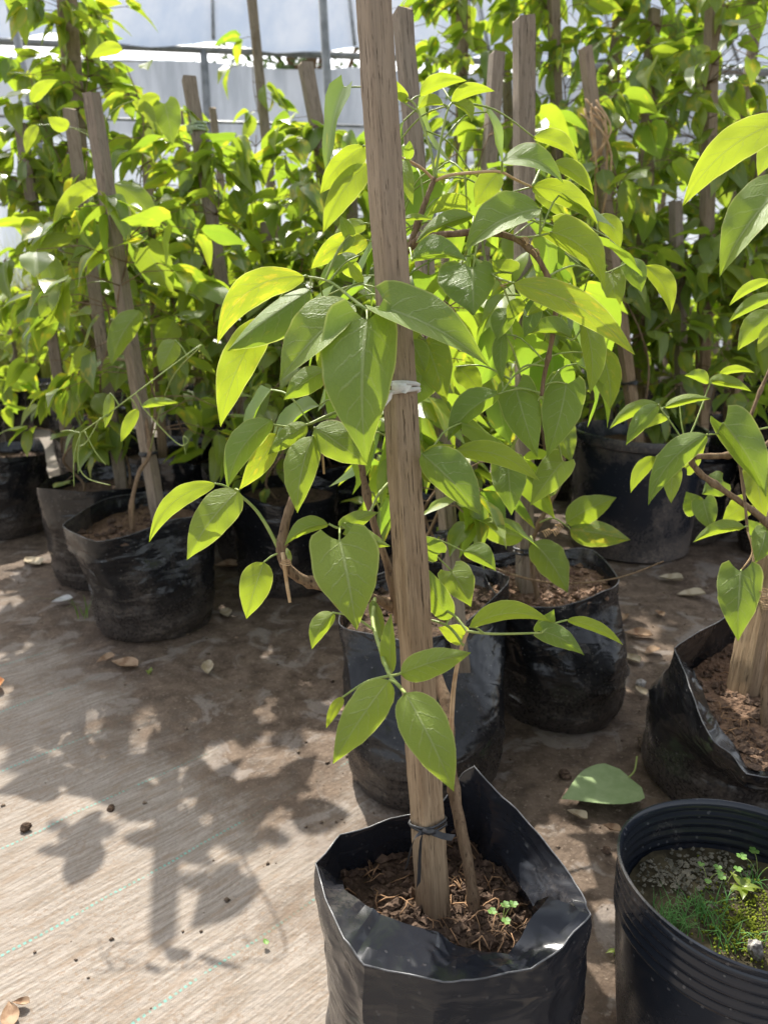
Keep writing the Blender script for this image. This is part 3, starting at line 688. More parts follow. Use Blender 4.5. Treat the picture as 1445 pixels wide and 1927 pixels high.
Lf(1003,258,1088,306,14,22,10,.99,y=.72,s='o'); Lf(1040,306,1117,368,10,20,12,.97,y=.55,s='o'); Lf(1008,360,1063,414,6,16,14,.95,y=.6,s='o')
Lf(1124,405,1167,468,8,20,16,1.0,y=.72,b=.2,s='o')
Lf(962,582,935,640,-4,16,24,.885,y=.22,k=.35,s='o'); Lf(986,566,955,606,-4,12,16,.89,y=.55,s='o'); Lf(1006,562,985,636,4,16,16,.885,y=.3,k=.65,s='o')
Lf(1062,564,990,594,-6,10,17,.88,y=.55,s='l'); Lf(1076,636,984,634,-14,6,26,.89,y=.4,k=.2,s='o',wt=32); Lf(1000,560,985,520,4,14,14,.89,y=.4,k=.3)
Lf(1098,603,1109,742,10,26,16,.885,y=.55,s='o',wt=32)
Lf(1150,515,1162,587,0,22,21,1.04,y=.82); Lf(1176,488,1206,550,6,22,20,1.04,y=.15,k=.3,s='o'); Lf(1212,500,1261,593,14,24,14,1.04,y=.88,s='o')
Lf(946,625,945,719,-4,12,15,.895,y=.15,k=.2,s='o',wt=24); Lf(938,741,842,831,-14,16,32,.90,y=.22,k=.35,s='o',wt=42,node=(1018,740,.92))
Lf(970,729,1011,861,-2,35,35,.925,y=.30,k=.15,node=(1018,745,.92)); Lf(1065,722,1028,861,4,36,36,.925,y=.34,k=.1,node=(1022,725,.92))
Lf(1126,652,1148,771,8,24,30,.945,y=.62,b=.45,s='o'); Lf(857,848,1015,906,20,21,18,.835,y=.74,b=.15,s='l',wt=40)
Lf(793,853,907,971,4,46,26,.795,y=.16,k=.22,s='o',wt=60,b=.1)
Lf(797,875,856,838,4,18,17,.85,y=.78,s='o'); Lf(793,880,820,913,4,14,14,.85,y=.8,s='o'); Lf(955,868,962,970,0,32,30,.965,y=.22,k=.5); Lf(1058,868,997,952,-2,26,28,.965,y=.5,k=.1)
Lf(825,1042,790,1006,2,20,20,.94,y=.3,k=.3); Lf(873,1038,933,1075,8,24,12,.945,y=.32,k=.25,s='o'); Lf(849,1074,886,1142,2,30,28,.965,y=.48)
Lf(846,1166,799,1064,4,22,22,.86,y=.35,k=.15,s='o',wt=32)
Lf(883,1180,1039,1172,22,24,11,.80,y=.68,s='l',wt=34); Lf(1020,1188,1099,1233,6,20,18,.79,y=.2,k=.4,s='h'); Lf(1018,1188,1042,1146,-2,16,16,.80,y=.25,k=.3); Lf(1066,1167,1172,1214,9,13,8,.79,y=.65,s='l',wt=22,node=(1018,1191,.79))
Lf(754,1268,887,1228,4,25,27,.70,dt=-.02,y=.52,s='o'); Lf(737,1266,736,1154,3,18,10,.76,y=.45,s='o',wt=24); Lf(872,1196,824,1180,2,18,17,.88,y=.95)
Lf(732,1280,626,1438,-4,34,35,.685,dt=-.02,y=.50,s='o',wt=40); Lf(762,1304,854,1490,4,43,41,.67,dt=-.025,y=.45,s='o',wt=48); Lf(645,1312,614,1371,-3,9,10,.72,y=.85,s='o',node=(733,1272,.715))
Lf(700,1130,722,1215,2,10,12,.86,y=.35,s='o')
Lf(511,790,428,921,-18,22,30,.82,y=.2,k=.4,s='o',wt=42); Lf(520,816,450,922,4,20,20,.84,y=.85,b=.55,s='o'); Lf(578,799,504,856,-4,18,17,.84,y=.4,s='o')
Lf(589,821,560,966,-8,26,33,.80,y=.38,s='o',b=.2); Lf(592,805,692,876,2,33,30,.80,y=.36,s='o')
Lf(405,910,281,1021,-26,18,18,.775,y=.62,s='l',wt=34,node=(440,925,.785)); Lf(449,923,352,1054,-8,33,33,.765,y=.48,s='o',wt=42,node=(440,925,.785))
Lf(497,1058,464,1165,-2,26,29,.80,y=.58,s='o',node=(531,1040,.81)); Lf(639,1016,671,1186,2,60,57,.75,dt=-.02,y=.50,b=.12,node=(640,994,.80))
Lf(650,993,713,964,4,17,15,.775,y=.42,node=(640,994,.80)); Lf(650,985,735,1028,-6,15,18,.77,y=.45,s='o',node=(640,994,.80)); Lf(618,987,535,1028,-12,9,20,.80,y=.4,s='o',wt=28)
Lf(628,1153,587,1222,-6,13,21,.785,y=.46,s='o'); Lf(530,1030,545,1070,2,10,10,.83,y=.6,s='o')
Lf(790,180,879,152,10,20,9,.935,y=.72,s='l',wt=26); Lf(834,196,785,207,-8,5,16,.93,y=.68,s='o',wt=22); Lf(849,193,931,172,10,18,7,.935,y=.7,s='l',wt=24); Lf(855,195,887,231,10,16,6,.935,y=.66,s='o',wt=22)
Lf(766,187,735,144,2,8,9,.94,y=.7,s='o'); Lf(768,190,738,176,-2,8,8,.94,y=.72,s='o'); Lf(762,299,777,386,-3,12,12,.915,y=.55,s='o',wt=20); Lf(768,300,771,264,0,9,9,.915,y=.25,k=.2,s='o'); Lf(757,414,814,414,4,8,4,.90,y=.5,s='l')
Lf(770,640,800,700,4,20,18,.93,y=.5,s='o'); Lf(800,640,840,760,2,34,34,.95,y=.62,b=.4); Lf(795,690,770,770,4,34,30,.95,y=.35,k=.3); Lf(742,655,800,610,4,18,18,.94,y=.65,s='o')
Lf(610,570,560,640,-4,26,22,.90,y=.55,s='o'); Lf(640,640,600,700,-4,24,24,.90,y=.6,s='o'); Lf(860,690,905,745,4,22,20,.97,y=.6,s='o')

rr = random.Random(77)
for _ in range(46):
    sm_ = rr.choice([p for p in v0.samples if .66 < p.z < 1.12 and p.x > -.09]); L0 = rr.uniform(.02, .10); a_ = rr.uniform(.1, 3.05); bp = sm_+Vector((math.cos(a_)*L0*1.3, .02+math.sin(a_)*L0, rr.uniform(-.05, .05)))
    el = rr.uniform(-1.3, -.1); dr = Vector((math.cos(a_)*math.cos(el), math.sin(a_)*math.cos(el)*.6, math.sin(el))); mb = MB(); mb.tube(spline([sm_, sm_.lerp(bp, .5)+Vector((0, 0, .012)), bp], 3), .0011, 5)
    lo_ = put_leaf(v0.root, bp, dr, Vector((rr.uniform(-.4, .4), -.35, .9)), rr.uniform(.075, .115), rr, rr.uniform(.1, .5), rr.uniform(0, .5)); mb.build('twig', M['green_stem'], v0.root, sm_)
# ------------------------------------------------------------------ bag, stake and vine behind, in the middle
def plane_line(p1, p2, Y, z0=0.0, Y2=None):
    a_ = PY(*p1, Y2 or Y); b_ = PY(*p2, Y); t = (b_.z-z0)/(a_.z-b_.z); return b_-(a_-b_)*t, a_
c1 = ground_c(795, 1545, .15)
B1O = [(640,1176,.285),(700,1195,.275),(770,1205,.275),(850,1190,.28),(952,1100,.30),(945,1080,.29),(880,1062,.285),(780,1062,.285),(690,1090,.285),(652,1130,.285)]
O = [G(*p) for p in B1O]; cc = sum(O, Vector())/len(O); I = [o.lerp(Vector((cc.x, cc.y, o.z)), .05)-Vector((0,0,.035)) for o in O]
film_bag('dusty black grow bag directly behind the nearest one', O, I, (c1[0], c1[1], 0), .140, .25, 'film', 'soil', 12, 150, .005, roots=20, bulge=.008)
a1, b1 = plane_line((757, 22), (850, 1070), c1[1]+.02, .2, c1[1]+.14)
st1 = stake(a1, b1, .034, 'grey wooden stake just right of the foreground stake, partly hidden by it', 'grey_wood', 25, 7)
tie(st1, a1, b1, 648, 'black_tie', .0025, 2, 2, 7); tie(st1, a1, b1, 1005, 'black_tie', .003, 2, 3, 8, endlen=.07)
c2 = ground_c(1045, 1388, .14)
B2O = [(1164,1092,.285),(1125,1118,.272),(1060,1140,.268),(1000,1142,.268),(945,1128,.268),(915,1090,.272),(905,1052,.285),(960,1040,.288),(1040,1036,.29),(1116,1035,.298)]
O = [G(*p) for p in B2O]; cc = sum(O, Vector())/len(O); I = [o.lerp(Vector((cc.x, cc.y, o.z)), .04)-Vector((0,0,.025)) for o in O]
film_bag('black grow bag filled with reddish gravelly soil, right of the middle', O, I, (c2[0], c2[1], 0), .132, .255, 'film', 'soil_red', 14, 420, .0065, 'gravel', bulge=.004)
a2, b2 = plane_line((985, 35), (987, 1115), c2[1]+.02, .2, c2[1]+.02)
st2 = stake(a2, b2, .037, 'upright grey stake standing in the bag of reddish soil', 'grey_wood', 12, 9)
tie(st2, a2, b2, 1036, 'black_tie', .0025, 2, 2, 9)
v2 = Vine(Vector((c2[0]+.03, c2[1], .25)), 'young vine with orange tipped leaf in the bag of reddish soil')
v2.stem([(1012,1130,1.60),(1003,1080,1.58),(1000,1030,1.55),(1012,990,1.52),(1035,945,1.52),(1058,890,1.53),(1050,800,1.56),(1020,700,1.60),(1012,600,1.62),(1008,480,1.64),(1000,330,1.66)], .0055, .003)
v2.stem([(1012,985,1.52),(1040,975,1.47),(1066,990,1.45)], .002, .0014, 'green_stem'); v2.stem([(1003,1040,1.54),(998,1010,1.48),(1003,1020,1.42)], .002, .0014, 'green_stem'); v2.stem([(1000,1030,1.55),(992,1012,1.45),(985,1011,1.42)], .002, .0014, 'green_stem')
for c_, t_ in (((1022, 1006), 4), ((1040, 1004), 3), ((1048, 994), 2.5)): tendril(v2, c_, 1.42, .007, t_, stretch=.004, rad=.0009)
v2.leaf(1065,983,1160,936,4,25,24,1.44,y=.42,s='o',b=.1); v2.leaf(1072,996,1186,1016,2,22,25,1.44,y=.45,b=.75,s='o'); v2.leaf(985,1011,882,979,2,22,24,1.42,y=.42,s='o'); v2.leaf(1003,1020,1068,1116,6,30,26,1.41,y=.42,b=.15,s='o')
v2.leaf(1046,880,1002,950,0,24,24,1.5,y=.35,s='o'); v2.leaf(1050,800,1075,870,0,26,26,1.54,y=.4)

def bg_vine(base, top, n, spread, seed, label, group=None, zlo=.25, size=(.075, .13), y=(.1, .75), k=(0, .4), above=-.08, stake_r=.02, thick=.004, sun=.45):
    rr = random.Random(seed); base = Vector(base); top = Vector(top); ax = (top-base)
    root = empty('climbing_vine', base); tag(root, label, 'vine', group); mb = MB(); pts = []; m = 30; ph = rr.uniform(0, 6)
    for i in range(m+1):
        t = i/m; p = base+ax*(t*(1+above)); rad = stake_r*1.3+.012*abs(noise.noise((t*6, seed, 0))); q = ph+t*13; pts.append(p+Vector((math.cos(q)*rad, math.sin(q)*rad, 0)))
    mb.tube(pts, [thick*(1-.6*i/m) for i in range(m+1)], 5)
    left = min(300, int(n*1.35))
    while left > 0:
        t = zlo+(1-zlo)*rr.random()**.85; p = pts[min(m, int(t*m))]; a_ = rr.uniform(0, 2*math.pi); out = Vector((math.cos(a_), math.sin(a_), 0)); L = rr.uniform(.02, spread)*(.6+.6*math.sin(t*3.0))
        e = p+out*L+Vector((0, 0, rr.uniform(-.05, .06)*L/.1*.6)); midp = p.lerp(e, .5)+Vector((0, 0, .12*L)); mb.tube([p, midp, e], [.0018, .0014, .0010], 4)
        for j in range(rr.choice((2, 2, 3, 4))):
            if left <= 0: break
            b_ = a_+rr.uniform(-1.5, 1.5); el = rr.uniform(-1.25, .30); dr = Vector((math.cos(b_)*math.cos(el), math.sin(b_)*math.cos(el), math.sin(el)))
            nrm = (Vector((0, 0, 1)).lerp(sdir, .5)*1.0+dr*.4+Vector((rr.uniform(-sun, sun), rr.uniform(-sun, sun), 0))).normalized()
            bs = e+dr*.012; mb.tube([e, bs], .0009, 4, False)
            put_leaf(root, bs, dr, nrm, rr.uniform(*size), rr, rr.uniform(*y), rr.uniform(*k), rr.choice((0, 0, 0, .3, .6))); left -= 1
    mb.build('stem', M['bark'], root, base)
    return root
bg_vine((c1[0]+.03, c1[1]+.04, .25), b1, 44, .12, 31, 'vine on the grey stake just right of the foreground stake', zlo=.35, y=(.2, .7), above=-.38, size=(.08, .12))
bg_vine(a2+Vector((.02, .03, .05)), b2, 34, .10, 32, 'sparse older vine tied to the upright grey stake', zlo=.42, y=(.2, .7), above=-.32, size=(.08, .12))

# ------------------------------------------------------------------ right: bag with thick stake, ribbed pot, big pot
B8O = [(1268,1220,.315),(1320,1186,.315),(1372,1157,.305),(1440,1135,.30),(1520,1140,.29),(1590,1190,.285),(1620,1290,.28),(1580,1400,.27),(1500,1458,.25),(1445,1462,.245),(1404,1456,.245),(1376,1420,.255),(1338,1392,.262),(1310,1330,.275),(1290,1270,.295)]
B8I = [(1285,1250,.25),(1330,1228,.25),(1378,1200,.25),(1440,1180,.25),(1510,1185,.25),(1560,1220,.25),(1580,1290,.25),(1550,1380,.24),(1490,1430,.235),(1448,1450,.24),(1408,1447,.24),(1384,1405,.245),(1350,1365,.255),(1325,1310,.265),(1305,1262,.275)]
O = [G(*p) for p in B8O]; I = [G(*p) for p in B8I]; c8 = sum(O, Vector())/len(O)
film_bag('slumped black grow bag with a thick stake at the right edge', O, I, (G(1222, 1480).x+.168, G(1222, 1480).y+.03, 0), .165, .238, 'film', 'soil_red', 21, 380, .0045, 'crumb', 30, sub=5, bulge=.0, smooth=.4)
a8 = G(1400, 1318, .22); b8 = PY(1560, 560, a8.y+.12)
st8 = stake(a8-(b8-a8).normalized()*.05, b8, .062, 'thick split wooden post leaning right in the bag at the right edge', 'wood', 20, 15)
v8 = Vine(G(1437, 1380, .24), 'vine with heart shaped leaves on the thick leaning post at right')
v8.stem([(1437,1385,1.18),(1440,1300,1.18),(1452,1200,1.17),(1462,1100,1.16),(1470,1020,1.15)], .006, .005)
v8.stem([(1462,1020,1.15),(1440,982,1.14),(1400,950,1.13),(1350,915,1.12),(1318,892,1.12),(1300,868,1.12),(1305,860,1.12),(1350,858,1.13),(1388,855,1.13),(1430,845,1.14),(1480,800,1.15)], .0048, .0042)
v8.stem([(1388,858,1.13),(1398,920,1.12),(1406,1000,1.11)], .0022, .002); v8.stem([(1409,790,1.2),(1430,735,1.2),(1450,690,1.2)], .003, .003)
v8.stem([(1300,868,1.12),(1290,840,1.12),(1310,790,1.13),(1335,722,1.15)], .0016, .001, 'green_stem'); v8.stem([(1300,862,1.12),(1275,815,1.12),(1240,765,1.13)], .0016, .001, 'green_stem'); v8.stem([(1292,845,1.12),(1282,800,1.13),(1278,760,1.14)], .0014, .001, 'green_stem')
v8.stem([(1406,1000,1.11),(1415,1040,1.1),(1394,1073,1.1)], .0016, .0012, 'tan'); v8.stem([(1480,800,1.15),(1500,500,1.0),(1500,340,.85),(1490,225,.78)], .003, .002)
v8.stem([(1500,560,1.05),(1450,560,1.0)], .0015, .001, 'green_stem'); v8.stem([(1470,800,1.14),(1400,812,1.12),(1330,818,1.1)], .0015, .001, 'green_stem')
q = v8.leaf
q(1393,1075,1388,1207,-2,40,40,1.09,y=.28,k=.25); q(1440,1000,1420,1060,2,24,22,1.10,y=.3,k=.2); q(1400,992,1303,1021,-10,8,15,1.10,y=.5,s='l'); q(1329,818,1219,951,-20,23,26,1.09,y=.28,k=.35,s='o',wt=40)
q(1360,796,1441,936,8,44,24,1.09,y=.25,k=.35,wt=50); q(1233,860,1186,928,-8,12,14,1.1,y=.6,s='o'); q(1268,870,1262,947,-2,17,16,1.1,y=.55,s='o'); q(1420,860,1440,976,-4,26,26,1.16,y=.85,s='o')
q(1333,720,1287,707,-6,8,14,1.15,y=.38,s='o'); q(1333,716,1413,737,6,13,8,1.15,y=.42,s='o'); q(1352,706,1420,702,8,9,5,1.15,y=.62,s='o'); q(1250,766,1338,751,8,9,9,1.13,y=.5,s='l'); q(1237,760,1146,807,-10,10,14,1.12,y=.45,s='l'); q(1237,762,1177,838,-4,13,18,1.11,y=.28,k=.3,s='o'); q(1258,785,1200,812,-6,8,10,1.13,y=.6,s='l')
q(1496,222,1283,389,-32,32,32,.76,y=.82,b=.12,s='l',wt=56); q(1490,335,1353,521,-14,24,48,.78,sa=-1,y=.38,k=.45,s='o',wt=60); q(1475,258,1425,332,-6,16,22,.90,y=.6,s='o')
q(1448,528,1371,576,-8,7,11,1.0,y=.55,s='l'); q(1462,556,1370,607,-8,10,14,1.0,y=.4,k=.1,s='l'); q(1455,588,1387,660,-8,20,22,1.0,y=.45,s='o'); q(1462,612,1425,665,-4,13,14,.99,y=.9,s='o')
q(1310,960,1290,925,0,20,20,1.32,y=.3,k=.5); q(1322,942,1338,1000,0,22,22,1.3,y=.25,k=.5); q(1402,948,1356,985,0,20,20,1.3,y=.6); q(1360,905,1320,930,0,22,22,1.34,y=.3,k=.6); q(1440,985,1470,1050,0,26,26,1.2,y=.3,k=.3); q(1290,880,1330,830,4,18,18,1.2,y=.45); q(1430,1010,1400,975,0,15,15,1.2,y=.3,k=.4)
for c_ in ((1437, 1110), (1440, 1130)): tendril(v8, c_, 1.09, .007, 3.5, stretch=.004, axis_=(.2, .1, -1), rad=.0009)
# ribbed nursery pot: circle fitted through its rim
rimz = .262; rp = [G(x, y, rimz) for x, y in ((1166,1628),(1192,1688),(1229,1519),(1303,1497),(1278,1764),(1377,1806),(1445,1523))]
A = np.array([[2*p.x, 2*p.y, 1] for p in rp]); bb = np.array([p.x**2+p.y**2 for p in rp]); sol = np.linalg.lstsq(A, bb, rcond=None)[0]
pc = (sol[0], sol[1]); pr = math.sqrt(sol[2]+sol[0]**2+sol[1]**2)
pt = pot('round black plastic pot with ribbed rim and mossy soil, bottom right corner', pc, pr/1.01, rimz, 'pot', 5, rimz*.72, 3, .86, 'moss')
rr = random.Random(8); mb = MB()
def inpot(px, py): g = G(px, py, rimz*.72+.004); return g
def blade(mb, p, a, L, w_, lean):
    d = Vector((math.cos(a), math.sin(a), 0)); s_ = Vector((-d.y, d.x, 0)); Lp = []; Rp = []
    for i in range(4):
        t = i/3; c = p+d*(L*lean*t*t)+Vector((0, 0, L*t*(1-.35*t*lean))); ww = w_*(1-t*.95); Lp.append(c+s_*ww); Rp.append(c-s_*ww)
    mb.quadstrip(Lp, Rp)
for (px, py, nn) in ((1245,1720,26),(1275,1735,34),(1300,1705,34),(1320,1720,30),(1340,1735,26),(1265,1745,22),(1360,1745,18),(1290,1750,18),(1350,1700,20),(1380,1775,10),(1345,1778,10),(1262,1700,14),(1410,1660,16),(1425,1770,8)):
    g = inpot(px, py)
    for _ in range(nn):
        blade(mb, g+Vector((rr.uniform(-.012, .012), rr.uniform(-.012, .012), -.002)), rr.uniform(0, 6.28), rr.uniform(.014, .026), .0008, rr.uniform(.3, 1.3))
tag(mb.build('moss_tufts', M['tuft'], pt, Vector((pc[0], pc[1], rimz*.7))), kind='stuff')
mb = MB()
for _ in range(900):
    px, py = rr.gauss(1405, 45), rr.gauss(1735, 38); g = inpot(px, py)
    if (g.x-pc[0])**2+(g.y-pc[1])**2 > (pr*.9)**2: continue
    mb.lump(g+Vector((0, 0, .001)), rr.uniform(.0008, .0022), rr, 1.3)
tag(mb.build('moss_cushion', simple('moss_bright', (.075, .10, .012), (.19, .22, .022), 90, .9, .1, .6), pt, Vector((pc[0], pc[1], rimz*.7))), kind='stuff')
mb = MB()
for _ in range(500):
    px, py = rr.gauss(1300, 60), rr.gauss(1640, 22); g = inpot(px, py)
    if (g.x-pc[0])**2+(g.y-pc[1])**2 > (pr*.9)**2: continue
    mb.lump(g+Vector((0, 0, .001)), rr.uniform(.0012, .0035), rr, .9)
tag(mb.build('soil_lumps', simple('grey_moss', (.10, .095, .07), (.22, .20, .15), 70, .95, .1, .8), pt, Vector((pc[0], pc[1], rimz*.7)), smooth=False), kind='stuff')
bm = bmesh.new(); bmesh.ops.create_icosphere(bm, subdivisions=3, radius=.008)
for v in bm.verts: v.co *= 1+.35*noise.noise(v.co*160)+.25*noise.noise(v.co*420); v.co.z *= 1.5
me = bpy.data.meshes.new('stone'); bm.to_mesh(me); bm.free(); so_ = link('pale_stone', me, M['stone']); so_.location = inpot(1420, 1795)+Vector((0, 0, .006))
tag(so_, 'rough pale grey stone chip in the mossy pot', 'stone')
def clover(px, py, z, n, size, label, hgt=.02, seed=0, org=None):
    rr = random.Random(seed); g = org or G(px, py, z); root = empty('clover_seedling', g); tag(root, label, 'seedling')
    st = MB()
    for i in range(n):
        a_ = 6.28*i/n+rr.uniform(-.4, .4); e = g+Vector((math.cos(a_)*hgt*.7, math.sin(a_)*hgt*.7, hgt*rr.uniform(.6, 1.1))); st.tube(spline([g, g.lerp(e, .5)+Vector((0, 0, hgt*.25)), e], 3), .0005, 4)
        for j in range(3):
            b_ = a_+j*2.094; mb = MB(); c = e; vs_ = [c]
            for q_ in range(9):
                th = b_-.95+1.9*q_/8; rd = size*(1-.22*math.exp(-((q_-4)/1.0)**2))*(.62+.38*math.sin(math.pi*q_/8)); vs_.append(c+Vector((math.cos(th)*rd, math.sin(th)*rd, .18*rd)))
            mb.v = vs_; mb.f = [(0, k+1, k+2) for k in range(8)]; mb.build('leaflet', M['sprout'], root, e)
    st.build('stem', M['green_stem'], root, g)
clover(945, 1735, .226, 4, .006, 'tiny clover seedling in the soil of the nearest bag', .018, 2)
clover(1330, 1660, rimz*.72, 3, .005, 'small pale clover at the back of the mossy pot', .018, 3); clover(1425, 1650, rimz*.72, 4, .0075, 'larger clover at the right of the mossy pot', .03, 4); clover(1365, 1665, rimz*.72, 3, .006, 'clover cluster in the middle of the mossy pot', .02, 6)
def seedling(px, py, z, n, size, label, seed, el=(.3, 1.0)):
    rr = random.Random(seed); g = G(px, py, z); root = empty('seedling', g); tag(root, label, 'seedling')
    mb = MB(); mb.tube([g-Vector((0,0,.003)), g+Vector((0, 0, size*.5))], .0008, 5); mb.build('stem', M['green_stem'], root, g)
    for i in range(n):
        a_ = 6.28*i/n+rr.uniform(-.3, .3); e_ = rr.uniform(*el); d = Vector((math.cos(a_)*math.cos(e_), math.sin(a_)*math.cos(e_), math.sin(e_)))
        put_leaf(root, g+Vector((0, 0, size*.4)), d, Vector((0, 0, 1)), size*rr.uniform(.8, 1.2), rr, .5, 0)
seedling(1395, 1680, rimz*.72, 6, .020, 'bright green leafy seedling in the mossy pot', 3); seedling(1155, 1796, .003, 2, .016, 'two leaved sprout on the ground left of the ribbed pot', 5, (.2, .5))
seedling(282, 1268, .003, 4, .012, 'tiny weed sprout on the ground before the left bags', 6)
# the big smooth pot behind
c7 = ground_c(1178, 1066, .21)
pot('big smooth black pot behind the bag of reddish soil', c7, .215, .41, 'pot', 0, .35, 6, .92, 'soil_red', name='plant_pot')
a4, b4 = plane_line((1100, 90), (1188, 755), c7[1], .3, c7[1]+.1)
st4 = stake(a4, b4, .042, 'brown stake leaning left in the big smooth pot', 'wood', 20, 17); tie(st4, a4, b4, 722, 'black_tie', .003, 2, 2, 11)
bg_vine(a4+Vector((.05, 0, .03)), b4, 70, .2, 41, 'vine with dry twisted stems on the brown stake in the big pot', zlo=.42)
mb = MB(); rr = random.Random(3)
for i in range(9):
    p0 = PY(1105+rr.uniform(-14, 20), 195+rr.uniform(-10, 25), c7[1]-.02); p1 = PY(1118+rr.uniform(-14, 26), 300+rr.uniform(-30, 120), c7[1]-.01); mb.tube(spline([p0, p0.lerp(p1, .5)+Vector((rr.uniform(-.05, .05), -.03, rr.uniform(-.03, .03))), p1], 4), .003, 5)
tag(mb.build('dead_stems', M['tan'], None, PY(1110, 250, c7[1])), 'tangle of dry tan stems wrapped round the brown stake', 'dry stems')

# ------------------------------------------------------------------ left row
c3 = ground_c(300, 1212, .155)
B3O = [(119,990,.30),(160,1012,.30),(195,1019,.292),(270,998,.30),(325,978,.31),(395,966,.31),(398,945,.305),(300,925,.30),(205,938,.31),(150,966,.31)]
O = [G(*p) for p in B3O]; cc = sum(O, Vector())/len(O); I = [o.lerp(Vector((cc.x, cc.y, o.z)), .03)-Vector((0,0,.04)) for o in O]
film_bag('worn black grow bag at the front of the left row', O, I, (c3[0], c3[1], 0), .155, .262, 'film', 'soil_red', 33, 160, .007, bulge=.006)
c4 = ground_c(212, 1118, .175); rnd_bag('black grow bag half hidden behind the front left bag', c4, .18, .31, 44, crumbs=40)
c5 = ground_c(18, 1022, .17); rnd_bag('black grow bag cut by the left edge of the picture', c5, .175, .30, 57, crumbs=60)
c6 = ground_c(545, 1132, .16); rnd_bag('shaded black grow bag behind the arching vine branch', c6, .165, .31, 61, crumbs=40)
a3, b3 = plane_line((172, 175), (295, 950), c3[1]+.03, .2, c3[1]+.05); st3 = stake(a3, b3, .042, 'tall leaning stake in the front bag of the left row', 'grey_wood', -30, 21); tie(st3, a3, b3, 855, 'black_tie', .003, 2, 1, 12)
al, bl_ = plane_line((132, 208), (226, 890), c4[1]+.03, .2, c4[1]+.05); st4b = stake(al, bl_, .042, 'grey stake in the half hidden left bag', 'grey_wood', 15, 23); tie(st4b, al, bl_, 845, 'black_tie', .003, 2, 1, 13)
a5, b5 = plane_line((40, 233), (122, 790), c5[1]+.1, .2, c5[1]+.15); stake(a5, b5, .047, 'leftmost stake, leaning, with a blunt grey top', 'grey_wood', 15, 25)
v3 = Vine(Vector((c3[0]+.0, c3[1], .26)), 'vine with tendrils on the tall leaning stake in the front left bag')
v3.stem([(250,998,1.95),(248,950,1.93),(262,890,1.95),(282,850,1.97),(270,760,1.99),(250,640,2.0),(225,480,2.03),(200,330,2.06),(180,220,2.08)], .006, .0035)
v3.stem([(282,850,1.97),(320,720,1.70),(380,650,1.50),(320,692,1.45),(265,733,1.42),(205,778,1.40),(152,815,1.38)], .0016, .0011, 'green_stem')
for pts in ([(152,815,1.38),(140,860,1.38),(140,915,1.38)], [(152,815,1.38),(148,870,1.38),(165,900,1.38),(208,913,1.38)], [(152,815,1.38),(130,810,1.38),(115,812,1.38)], [(160,812,1.38),(180,850,1.38),(200,875,1.38)], [(268,765,1.42),(310,812,1.42),(340,838,1.42),(355,830,1.42),(345,822,1.42),(350,856,1.42)], [(190,786,1.40),(165,830,1.39),(150,840,1.38)]):
    v3.stem(pts, .0011, .0007, 'green_stem', 'tendril', reach=False)
v3.leaf(208,740,198,806,2,9,10,1.41,y=.5,s='l'); v3.leaf(260,770,228,833,-2,10,12,1.42,y=.55,s='l'); v3.leaf(268,765,336,758,4,10,6,1.42,y=.48,s='l'); v3.leaf(265,585,210,690,-10,20,26,1.75,y=.4,s='o'); v3.leaf(330,640,300,700,0,18,20,1.6,y=.45,s='o')
def extra(v, seed, lst):
    for a_ in lst: v.leaf(*a_, pet=True)
for (bx, by, tx, ty, be, wa, wb, s_, y_) in ((205,340,100,450,-26,17,18,'l',.8),(215,345,300,440,14,20,20,'o',.4),(140,445,42,520,-20,14,16,'l',.7),(225,470,135,490,-14,8,40,'o',.25),(310,195,325,275,2,24,24,'h',.2),(300,180,260,215,-6,12,14,'o',.75),(250,190,290,250,10,14,8,'o',.7),
      (230,90,170,110,-6,12,14,'o',.8),(60,190,110,150,6,14,12,'o',.7),(130,240,90,220,4,12,14,'o',.7),(70,235,50,290,-4,10,12,'o',.75),(210,520,260,560,4,22,20,'o',.3),(120,550,75,600,-6,20,22,'o',.4),(90,500,120,580,0,24,24,'h',.4)):
    v3.leaf(bx, by, tx, ty, be, wa, wb, 1.98, s=s_, y=y_, pet=True)
bg_vine((a3.x, a3.y+.03, .27), b3, 70, .20, 51, 'bushy vine low on the tall leaning stake at left', zlo=.30, y=(.2, .85), above=-.2)
bg_vine((al.x, al.y, .27), bl_, 70, .20, 52, 'vine on the grey stake in the half hidden left bag', zlo=.15, y=(.2, .85), above=-.12)
bg_vine((a5.x, a5.y, .27), b5, 70, .20, 53, 'vine on the leftmost leaning stake', zlo=.18, y=(.25, .95))
GL = 'blurred potted vines in the rows behind'; SL = 'far stakes in the rows behind'; BL = 'far bags in the rows behind'
def row_plant(p1, p2, Y, width, slabel, vlabel, seed, n=70, spread=.2, zlo=.3, mat='grey_wood', bagR=.16, group=None, above=-.12, blabel=None, ytop=None, tie_at=None, y=(.15, .85)):
    a_, b_ = plane_line(p1, p2, Y, .2, ytop or Y+.06); s_ = stake(a_, b_, width, slabel, mat, 20, seed, SL if group else None, n=24)
    rnd_bag(blabel or 'black bag under the '+vlabel, (a_.x, a_.y), bagR, .3, seed+1, crumbs=0, group=None)
    if n: bg_vine((a_.x, a_.y, .27), b_, n, spread, seed+2, vlabel, group, zlo, y=y, above=above, stake_r=width*.5)
    return s_, a_, b_
s5, aa, bb_ = row_plant((356,148), (416,520), 2.55, .050, 'stout grey stake with a pale green string near its top', 'vine on the stout stake with the green string', 71, 110, blabel='shaded bag under the stout stake with the green string')
tie(s5, aa, bb_, 248, 'green_tie', .004, 4, 1, 14)
row_plant((575,122), (632,430), 2.75, .054, 'grey leaning stake just left of the foreground stake', 'vine on the grey stake just left of the foreground one', 72, 130, .24, blabel='bag hidden behind the foreground stake')
